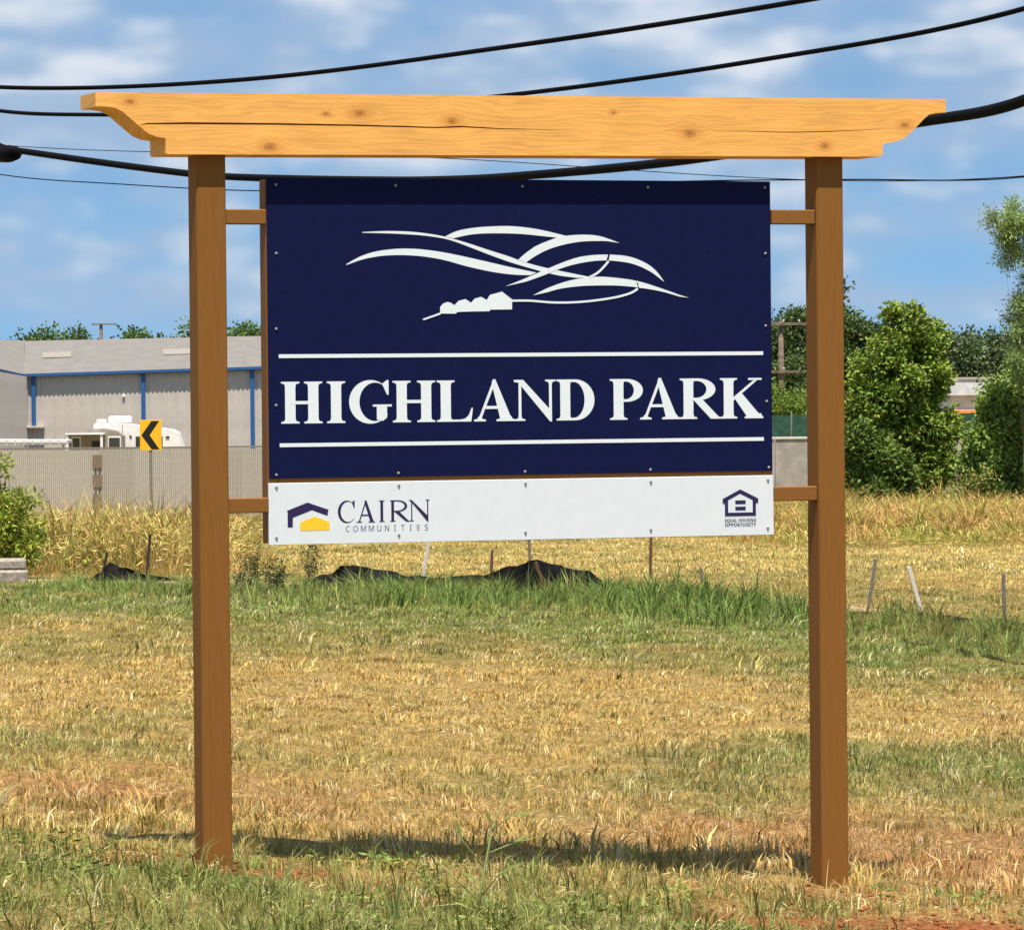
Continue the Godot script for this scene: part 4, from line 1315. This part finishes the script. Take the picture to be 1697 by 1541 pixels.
func build_grass():
	var gm := foliage_mat("grass blades", 0.45)
	gm.roughness = 0.7
	var r := RandomNumberGenerator.new()
	r.seed = 5
	# --- short mown sward in three depth bands, coarser with distance
	var bands := [[17.5, 31.0, 320.0, tuft(9, 0.014, 0.055, 0.055, 0.0042, 1.0, 1), tuft(9, 0.02, 0.075, 0.05, 0.0045, 0.9, 2)],
		[31.0, 60.0, 170.0, tuft(14, 0.014, 0.045, 0.085, 0.0055, 1.2, 3), tuft(14, 0.018, 0.06, 0.08, 0.0055, 0.9, 4)],
		[60.0, 118.0, 40.0, tuft(26, 0.012, 0.04, 0.2, 0.009, 1.0, 5), tuft(26, 0.016, 0.05, 0.2, 0.009, 0.9, 6)]]
	var dry := stuff_root("mown_grass", "short mown half dry grass covering the field", "grass")
	for b in bands:
		var lists := [[], []]
		var cols := [[], []]
		var area := 0.0
		var rows := 60
		for k in rows:
			var d0: float = lerpf(b[0], b[1], float(k) / rows)
			var d1: float = lerpf(b[0], b[1], float(k + 1) / rows)
			var half := 0.118 * d1 + 1.7
			var n := int((d1 - d0) * half * 2.0 * b[2])
			for i in n:
				var d := r.randf_range(d0, d1)
				var x := r.randf_range(-half, half)
				var bd := bare(x, d)
				if r.randf() < bd * 1.15 or absf(d - silt_line(x) - 1.5) < 0.55 + 0.3 * n_small.get_noise_2d(x, d):
					continue
				var g := green(x, d)
				var c := sward(x, d)
				if r.randf() < 0.16:
					c = c.lerp(Color(0.78, 0.66, 0.40), 0.7)
				elif r.randf() < 0.22 * (1.0 - bd):
					c = c.lerp(Color(0.24, 0.27, 0.08), 0.6)
				elif r.randf() < 0.1:
					c = c.lerp(Color(0.22, 0.12, 0.055), 0.7)
				var kind := 1 if r.randf() < g else 0
				put(lists[kind], cols[kind], x, d, jitter(c, r, 0.4), r.randf_range(0.5, 1.2) * (1.0 + 0.75 * exp(-pow((d - 22.9) / 0.9, 2))) * (0.85 + 0.9 * n_mid.get_noise_2d(x * 1.3, d * 1.1 + 80.0)) * (1.0 if r.randf() > 0.03 else 1.8), r)
		for k in 2:
			scatter("blades", b[3 + k], gm, lists[k], cols[k], dry)
	# --- straggling green weeds near the camera
	var weeds := stuff_root("green_grass", "longer green grass straggling in front of the posts", "grass")
	var wl := []
	var wc := []
	for i in 2600:
		var d := r.randf_range(17.6, 21.4)
		var x := r.randf_range(-3.2, 3.2)
		if r.randf() < green(x, d) * (1.0 - bare(x, d)) * 1.1 and n_mid.get_noise_2d(x * 1.4, d * 1.4) > -0.12:
			put(wl, wc, x, d, jitter(Color(0.24, 0.27, 0.075), r, 0.45), r.randf_range(0.45, 1.25), r)
	for i in 420:
		var d := r.randf_range(26.0, 30.5)
		var x := r.randf_range(0.8, 3.6)
		if n_mid.get_noise_2d(x * 0.9, d * 0.7) > 0.0:
			put(wl, wc, x, d, jitter(Color(0.22, 0.23, 0.09), r, 0.3), r.randf_range(0.5, 0.9), r)
	scatter("blades", tuft(8, 0.06, 0.15, 0.05, 0.0055, 1.0, 21), gm, wl, wc, weeds)
	# --- straw litter lying on the sward
	var litter := stuff_root("straw_litter", "pale straw litter lying between the grass blades", "straw")
	var sl := []
	var scol := []
	for i in 9000:
		var d := r.randf_range(17.6, 36.0)
		var x := r.randf_range(-0.118 * d - 0.6, 0.118 * d + 0.6)
		if n_small.get_noise_2d(x * 0.7, d * 0.7) < -0.1: continue
		var k := r.randf_range(0.5, 1.2)
		sl.append(Transform3D(Basis(Vector3.UP, r.randf() * TAU) * Basis(Vector3.RIGHT, r.randfn(0, 0.3)) * Basis.from_scale(Vector3(k, k * 0.45, k)), on_ground(x, -d, 0.02)))
		scol.append(jitter(Color(0.74, 0.58, 0.30) if r.randf() < 0.6 else Color(0.30, 0.17, 0.08), r, 0.35))
	scatter("straws", leaf_spray(6, 0.085, 0.0028, 0.05, 61), gm, sl, scol, litter)
	var herbs := stuff_root("broadleaf_weeds", "small broad leaved weeds scattered through the lawn", "weeds")
	sl = []
	scol = []
	for i in 700:
		var d := r.randf_range(17.6, 21.8)
		var x := r.randf_range(-0.118 * d - 0.6, 0.118 * d + 0.6)
		if n_mid.get_noise_2d(x * 0.9 + 3.0, d * 0.9) < 0.02 or bare(x, d) > 0.4: continue
		var k := r.randf_range(0.5, 1.2)
		sl.append(Transform3D(Basis(Vector3.UP, r.randf() * TAU) * Basis.from_scale(Vector3(k, k * 0.55, k)), on_ground(x, -d, 0.03)))
		scol.append(jitter(Color(0.20, 0.26, 0.06), r, 0.4))
	scatter("rosettes", leaf_spray(14, 0.05, 0.011, 0.045, 62), gm, sl, scol, herbs)
	# --- tall green grass along the silt fence
	var tall := stuff_root("tall_green_grass", "tall bright green grass growing along the silt fence", "grass")
	var tl := []
	var tc := []
	for i in 9000:
		var x := r.randf_range(-5.5, 6.5)
		var d := silt_line(x) - 0.5 - absf(r.randfn(0, 1.0)) * 2.0
		var lush := exp(-pow((x - 1.75) / 1.15, 2)) + 0.75 * exp(-pow((x - 4.6) / 1.1, 2)) + 0.5 * exp(-pow((x + 0.4) / 1.5, 2))
		lush *= 0.7 + 0.9 * n_mid.get_noise_2d(x * 1.5, d * 0.8)
		if r.randf() > 0.2 + lush:
			continue
		var c := Color(0.16, 0.275, 0.05).lerp(Color(0.40, 0.42, 0.14), r.randf() * (0.95 if lush < 0.3 else 0.6)).lerp(Color(0.36, 0.22, 0.09), 0.5 if x > 3.0 and r.randf() < 0.5 else 0.0)
		put(tl, tc, x, d, jitter(c, r, 0.45), (r.randf_range(0.35, 0.7) + 0.55 * minf(lush, 1.0) * r.randf()) * (0.8 + 1.0 * n_mid.get_noise_2d(x * 2.0, d + 50.0)) * (0.8 if x > 3.1 else 1.0) * (1.0 - 0.3 * exp(-pow((x - 0.4) / 0.6, 2))), r)
	scatter("blades", tuft(14, 0.13, 0.42, 0.08, 0.011, 0.75, 31), gm, tl, tc, tall)
	tl = []
	tc = []
	for i in 150:
		var x := r.randf_range(-2.0, 5.2)
		if r.randf() > 0.25 + exp(-pow((x - 1.6) / 0.9, 2)): continue
		put(tl, tc, x, silt_line(x) - r.randf_range(0.3, 1.6), jitter(Color(0.26, 0.30, 0.09), r, 0.3), r.randf_range(0.6, 1.15), r)
	scatter("stalks", tuft(4, 0.35, 0.62, 0.05, 0.014, 0.4, 33), gm, tl, tc, tall)
	# --- tall golden grass, left stand and right stand
	var gold := stuff_root("golden_grass", "tall golden dry grass standing before the corrugated fence", "grass")
	var gl := []
	var gc := []
	for i in 9000:
		var d := r.randf_range(59.0, 74.0)
		var x := r.randf_range(-0.125 * d - 1.0, -3.2)
		var edge := smoothstep(-3.3, -4.6, x + 0.02 * (d - 58.0) + 0.5 * n_mid.get_noise_2d(x, d))
		if r.randf() > edge:
			continue
		var c := Color(0.66, 0.48, 0.165).lerp(Color(0.40, 0.255, 0.09), r.randf()).lerp(Color(0.27, 0.32, 0.075), 0.75 if r.randf() < 0.12 + 0.5 * smoothstep(0.0, 0.3, n_mid.get_noise_2d(x * 0.8, d * 0.5)) else 0.0)
		put(gl, gc, x, d, jitter(c, r, 0.25), r.randf_range(0.4, 1.1) * lerpf(0.5, 1.0, edge) * (0.85 + 0.6 * n_mid.get_noise_2d(x * 1.1, d * 0.9 + 20.0)) * smoothstep(57.5, 61.5, d + 1.5 * n_mid.get_noise_2d(x * 1.5, 4.0)), r)
	scatter("blades", tuft(20, 0.25, 1.1, 0.16, 0.017, 0.75, 41), gm, gl, gc, gold)
	var straw_leaf := leaf_spray(8, 0.13, 0.0075, 0.15, 51)
	gl = []
	gc = []
	for i in 2600:
		var d := r.randf_range(59.2, 70.0)
		var x := r.randf_range(-0.125 * d - 0.6, -3.6 - 0.02 * (d - 58.0))
		var up := r.randf_range(0.05, 0.85) * r.randf_range(0.6, 1.0)
		gl.append(Transform3D(Basis(Vector3(r.randfn(0, 1), r.randfn(0, 1), r.randfn(0, 1)).normalized(), r.randf() * TAU) * r.randf_range(0.6, 1.2), on_ground(x, -d, up)))
		var c := Color(0.68, 0.50, 0.19) if r.randf() < 0.75 else Color(0.38, 0.42, 0.08)
		gc.append(jitter(c, r, 0.3))
	scatter("leaves", straw_leaf, gm, gl, gc, gold)
	var gold_2 := stuff_root("golden_grass", "golden and tawny dry grass along the foot of the trees", "grass")
	gl = []
	gc = []
	for i in 16000:
		var d := r.randf_range(86.0, 112.0)
		var x := r.randf_range(4.2, 0.125 * d + 2.0)
		var e := d - 86.0 + 2.5 * n_big.get_noise_2d(x * 2.0, 3.0)
		if e < 0.0 or r.randf() > smoothstep(4.2, 6.2, x):
			continue
		var c := Color(0.62, 0.45, 0.15).lerp(Color(0.46, 0.265, 0.10), r.randf()).lerp(Color(0.28, 0.34, 0.07), 0.75 if n_big.get_noise_2d(x * 2.0, d) + r.randf_range(-0.15, 0.15) > 0.08 else 0.0)
		if e < 2.0: c = c.lerp(Color(0.36, 0.17, 0.09), 0.45)
		put(gl, gc, x, d, jitter(c, r, 0.25), r.randf_range(0.5, 1.0) * smoothstep(-1.5, 9.0, e) * (0.72 + 0.8 * n_mid.get_noise_2d(x * 0.7, d * 0.6)), r)
	scatter("blades", tuft(18, 0.25, 0.95, 0.2, 0.02, 0.8, 43), gm, gl, gc, gold_2)
	gl = []
	gc = []
	for i in 3200:
		var d := r.randf_range(87.0, 108.0)
		var x := r.randf_range(5.2, 0.125 * d + 1.5)
		var up := r.randf_range(0.05, 0.6) * smoothstep(85.0, 98.0, d)
		gl.append(Transform3D(Basis(Vector3(r.randfn(0, 1), r.randfn(0, 1), r.randfn(0, 1)).normalized(), r.randf() * TAU) * r.randf_range(0.7, 1.4), on_ground(x, -d, up)))
		var c := Color(0.66, 0.48, 0.18) if n_big.get_noise_2d(x * 1.5, d) < 0.1 or r.randf() < 0.4 else Color(0.36, 0.42, 0.07)
		gc.append(jitter(c, r, 0.3))
	scatter("leaves", straw_leaf, gm, gl, gc, gold_2)
	# a low strip of dry grass along the fence foot behind the sign
	var gold_3 := stuff_root("fence_grass", "low olive and straw grass along the fence foot behind the sign", "grass")
	gl = []
	gc = []
	for i in 5000:
		var d := r.randf_range(98.0, 118.5)
		var x := r.randf_range(-9.0, 6.0)
		put(gl, gc, x, d, jitter(Color(0.40, 0.33, 0.10), r, 0.3), r.randf_range(0.25, 0.5), r)
	scatter("blades", tuft(16, 0.3, 0.9, 0.22, 0.018, 0.5, 44), gm, gl, gc, gold_3)

# ---------------------------------------------------------------- small things
func blade_clump(label: String, x: float, d: float, n: int, low: float, high: float, c: Color, lean: float, wide: float, seed: int):
	var m := mat("clump %s" % str(c), c, 0.6, 0.35)
	m.backlight_enabled = true
	m.backlight = Color(0.4, 0.4, 0.25)
	var o := thing("grass_tuft", label, "grass tuft", on_ground(x, -d), 0.0, "grass tufts near the posts")
	var r := RandomNumberGenerator.new()
	r.seed = seed
	for i in n:
		var a := r.randf() * TAU
		var out := Vector3(cos(a), 0, sin(a))
		var h := r.randf_range(low, high)
		var st := begin()
		st.set_smooth_group(1)
		var side := Vector3(-out.z, 0, out.x).rotated(Vector3.UP, r.randfn(0, 0.7)) * wide * 0.5
		var root := out * r.randf() * 0.05
		var last := root - Vector3(0, 0.01, 0)
		var ls := side
		for k in range(1, 6):
			var t := k / 5.0
			var p := root + out * lean * h * t * t + Vector3(0, h * (t - 0.3 * lean * t * t), 0)
			var s := side * (1.0 - t * t) + side * 0.04
			quad(st, last - ls, p - s, p + s, last + ls)
			last = p
			ls = s
		part("blade", done(st), m, o)

func build_small_things():
	var conc := weathered(mat("concrete", Color(0.46, 0.41, 0.35), 0.9, 0.25), 1.2, 0.65, 0.04, 90)
	var blk := thing("concrete_block", "pale cracked concrete block half sunk beside the golden grass", "concrete block", Vector3(-6.25, ground(-6.25, -56.5) - 0.2, -56.5), 0.08)
	part("body", box(Vector3(0.68, 0.40, 0.5), 0.03, Vector3(0, 0.15, 0)), conc, blk)
	part("broken_corner", box(Vector3(0.16, 0.16, 0.4), 0.025, Vector3(-0.16, 0.43, 0.02)), conc, blk)
	part("broken_corner", box(Vector3(0.36, 0.13, 0.46), 0.025, Vector3(0.14, 0.415, 0)), conc, blk)
	# rubble lying at the top of the golden grass before the fence
	for q in [[-12.0, -112.0, 0.5, "larger grey slab of rubble by the fence, nearer the weed bush"], [-11.2, -112.0, 0.42, "smaller grey slab of rubble by the fence, nearer the chevron sign"]]:
		var o := thing("rubble_slab", q[3], "rubble", on_ground(q[0], q[1], 0.0), 0.3, "rubble slabs by the fence")
		part("slab", box(Vector3(q[2], 0.16, 0.4), 0.03, Vector3(0, 0.38, 0)), conc, o)
		part("footing", box(Vector3(q[2] * 0.7, 0.4, 0.3), 0.03, Vector3(0, 0.12, 0)), conc, o)
	# branching weed stalk in front of the sign
	var stalk_m := mat("weed stem", Color(0.30, 0.33, 0.11), 0.7)
	var weed := thing("weed_stalk", "tall branching green weed stalk standing in front of the sign", "weed", on_ground(-0.17, -19.2))
	var s := [Vector3(0, -0.02, 0), Vector3(0.03, 0.18, 0.01), Vector3(0.065, 0.36, 0.0), Vector3(0.09, 0.45, -0.01), Vector3(0.16, 0.585, -0.02)]
	part("stem", tube(s, [0.006, 0.0055, 0.0045, 0.0035, 0.0012], 7), stalk_m, weed)
	for k in [[Vector3(0.072, 0.40, 0), Vector3(0.15, 0.46, 0.02), Vector3(0.28, 0.485, 0.03)], [Vector3(0.05, 0.30, 0), Vector3(0.14, 0.335, -0.02), Vector3(0.27, 0.37, -0.02)], [Vector3(0.04, 0.24, 0), Vector3(-0.05, 0.36, 0.02), Vector3(-0.075, 0.52, 0.03)], [Vector3(0.02, 0.12, 0), Vector3(0.10, 0.22, 0.03), Vector3(0.21, 0.27, 0.04)], [Vector3(0.02, 0.1, 0), Vector3(-0.1, 0.22, 0.02), Vector3(-0.18, 0.3, 0.0)], [Vector3(0.01, 0.06, 0), Vector3(-0.07, 0.10, 0.05), Vector3(-0.22, 0.09, 0.08)]]:
		part("branch", tube(k, [0.0035, 0.003, 0.001], 6), stalk_m, weed)
	var lm := mat("weed leaf", Color(0.24, 0.29, 0.075), 0.6)
	lm.backlight_enabled = true
	lm.backlight = Color(0.4, 0.4, 0.2)
	for k in [[Vector3(0.15, 0.46, 0.02), Vector3(0.1, 0.02, 0.03)], [Vector3(0.14, 0.335, -0.02), Vector3(0.10, 0.05, 0.0)], [Vector3(-0.05, 0.36, 0.02), Vector3(-0.03, 0.09, 0.02)], [Vector3(0.03, 0.18, 0.01), Vector3(-0.1, 0.06, 0.03)], [Vector3(0.10, 0.22, 0.03), Vector3(0.09, 0.05, 0.02)], [Vector3(0.075, 0.42, 0.0), Vector3(-0.03, 0.07, 0.02)]]:
		var st := begin()
		var a: Vector3 = k[0]
		var v: Vector3 = k[1]
		var side := v.cross(Vector3(0.2, 0.3, 1)).normalized() * 0.008
		for w in [a, a + v * 0.5 + side, a + v, a, a + v, a + v * 0.5 - side]: st.add_vertex(w)
		part("leaf", done(st), lm, weed)
	blade_clump("pale dry tuft of long blades well left of the left post", -2.55, 22.6, 34, 0.14, 0.3, Color(0.34, 0.32, 0.17), 0.8, 0.005, 3)
	blade_clump("green tuft at the lower left corner of the field", -2.2, 18.6, 16, 0.12, 0.24, Color(0.19, 0.25, 0.075), 0.6, 0.006, 4)
	blade_clump("dark green tuft standing left of the weed stalk", -0.5, 19.3, 26, 0.10, 0.27, Color(0.15, 0.20, 0.06), 0.5, 0.005, 5)
	blade_clump("green tuft at the foot of the left post", -1.2, 20.85, 20, 0.05, 0.12, Color(0.17, 0.26, 0.05), 0.9, 0.006, 6)
	blade_clump("green tuft in front of the right post", 1.15, 19.4, 22, 0.08, 0.2, Color(0.22, 0.28, 0.08), 0.8, 0.0055, 7)
	blade_clump("straw coloured stalks rising before the foot of the right post", 1.42, 21.3, 7, 0.14, 0.26, Color(0.55, 0.42, 0.2), 0.35, 0.0045, 8)
	blade_clump("straw and green tuft at the lower right of the weed stalk", 0.75, 18.9, 16, 0.12, 0.26, Color(0.36, 0.33, 0.12), 0.9, 0.005, 9)
	# leggy weeds near the silt fence
	for q in [[-3.0, 53.0, 0.55, "thin leggy weed beside the left post before the silt fence"], [-2.65, 52.0, 0.45, "thin leggy weed below the white strip's first screws"], [-2.4, 54.5, 0.6, "tallest leggy weed at the silt fence's left end"]]:
		tree("leggy_weed", q[3], "weed", on_ground(q[0], -q[1]), [[Vector3(0, q[2] * 0.5, 0), Vector3(0.12, q[2] * 0.45, 0.12)], [Vector3(0.05, q[2] * 0.85, 0), Vector3(0.07, q[2] * 0.2, 0.07)]], leaf_spray(6, 0.05, 0.007, 0.05, 12), 110, Color(0.10, 0.12, 0.045), Color(0.16, 0.15, 0.06), 0.008, 0.06, "leggy weeds", 22)
	# red clods thrown up round the right post
	var clod := weathered(mat("red clod", Color(0.42, 0.15, 0.06), 0.95, 0.2), 6.0, 0.6, 0.05, 95)
	var clods := stuff_root("soil_clods", "red clay clods scattered round the foot of the posts", "soil")
	var cl := []
	var cc := []
	for i in 420:
		var right := i % 3 != 0
		var x: float = (1.45 if right else -1.5) + rng.randfn(0, 0.45 if right else 0.3) + (0.5 if right and i % 2 else 0.0)
		var d: float = (21.4 if right else 21.0) + rng.randfn(0, 0.3) - (0.5 if right and i % 2 else 0.0)
		var k := rng.randf_range(0.4, 1.5)
		cl.append(Transform3D(Basis(Vector3(rng.randfn(0, 1), rng.randfn(0, 1), rng.randfn(0, 1)).normalized(), rng.randf() * TAU).scaled(Vector3(k, k * 0.7, k)), on_ground(x, -d, 0.004)))
		cc.append(Color.WHITE)
	var lump := begin()
	var lr := RandomNumberGenerator.new()
	lr.seed = 2
	var sphere := SphereMesh.new()
	sphere.radius = 0.011
	sphere.height = 0.019
	sphere.radial_segments = 8
	sphere.rings = 4
	lump.append_from(sphere, 0, Transform3D.IDENTITY)
	scatter("clods", lump.commit(), clod, cl, cc, clods)
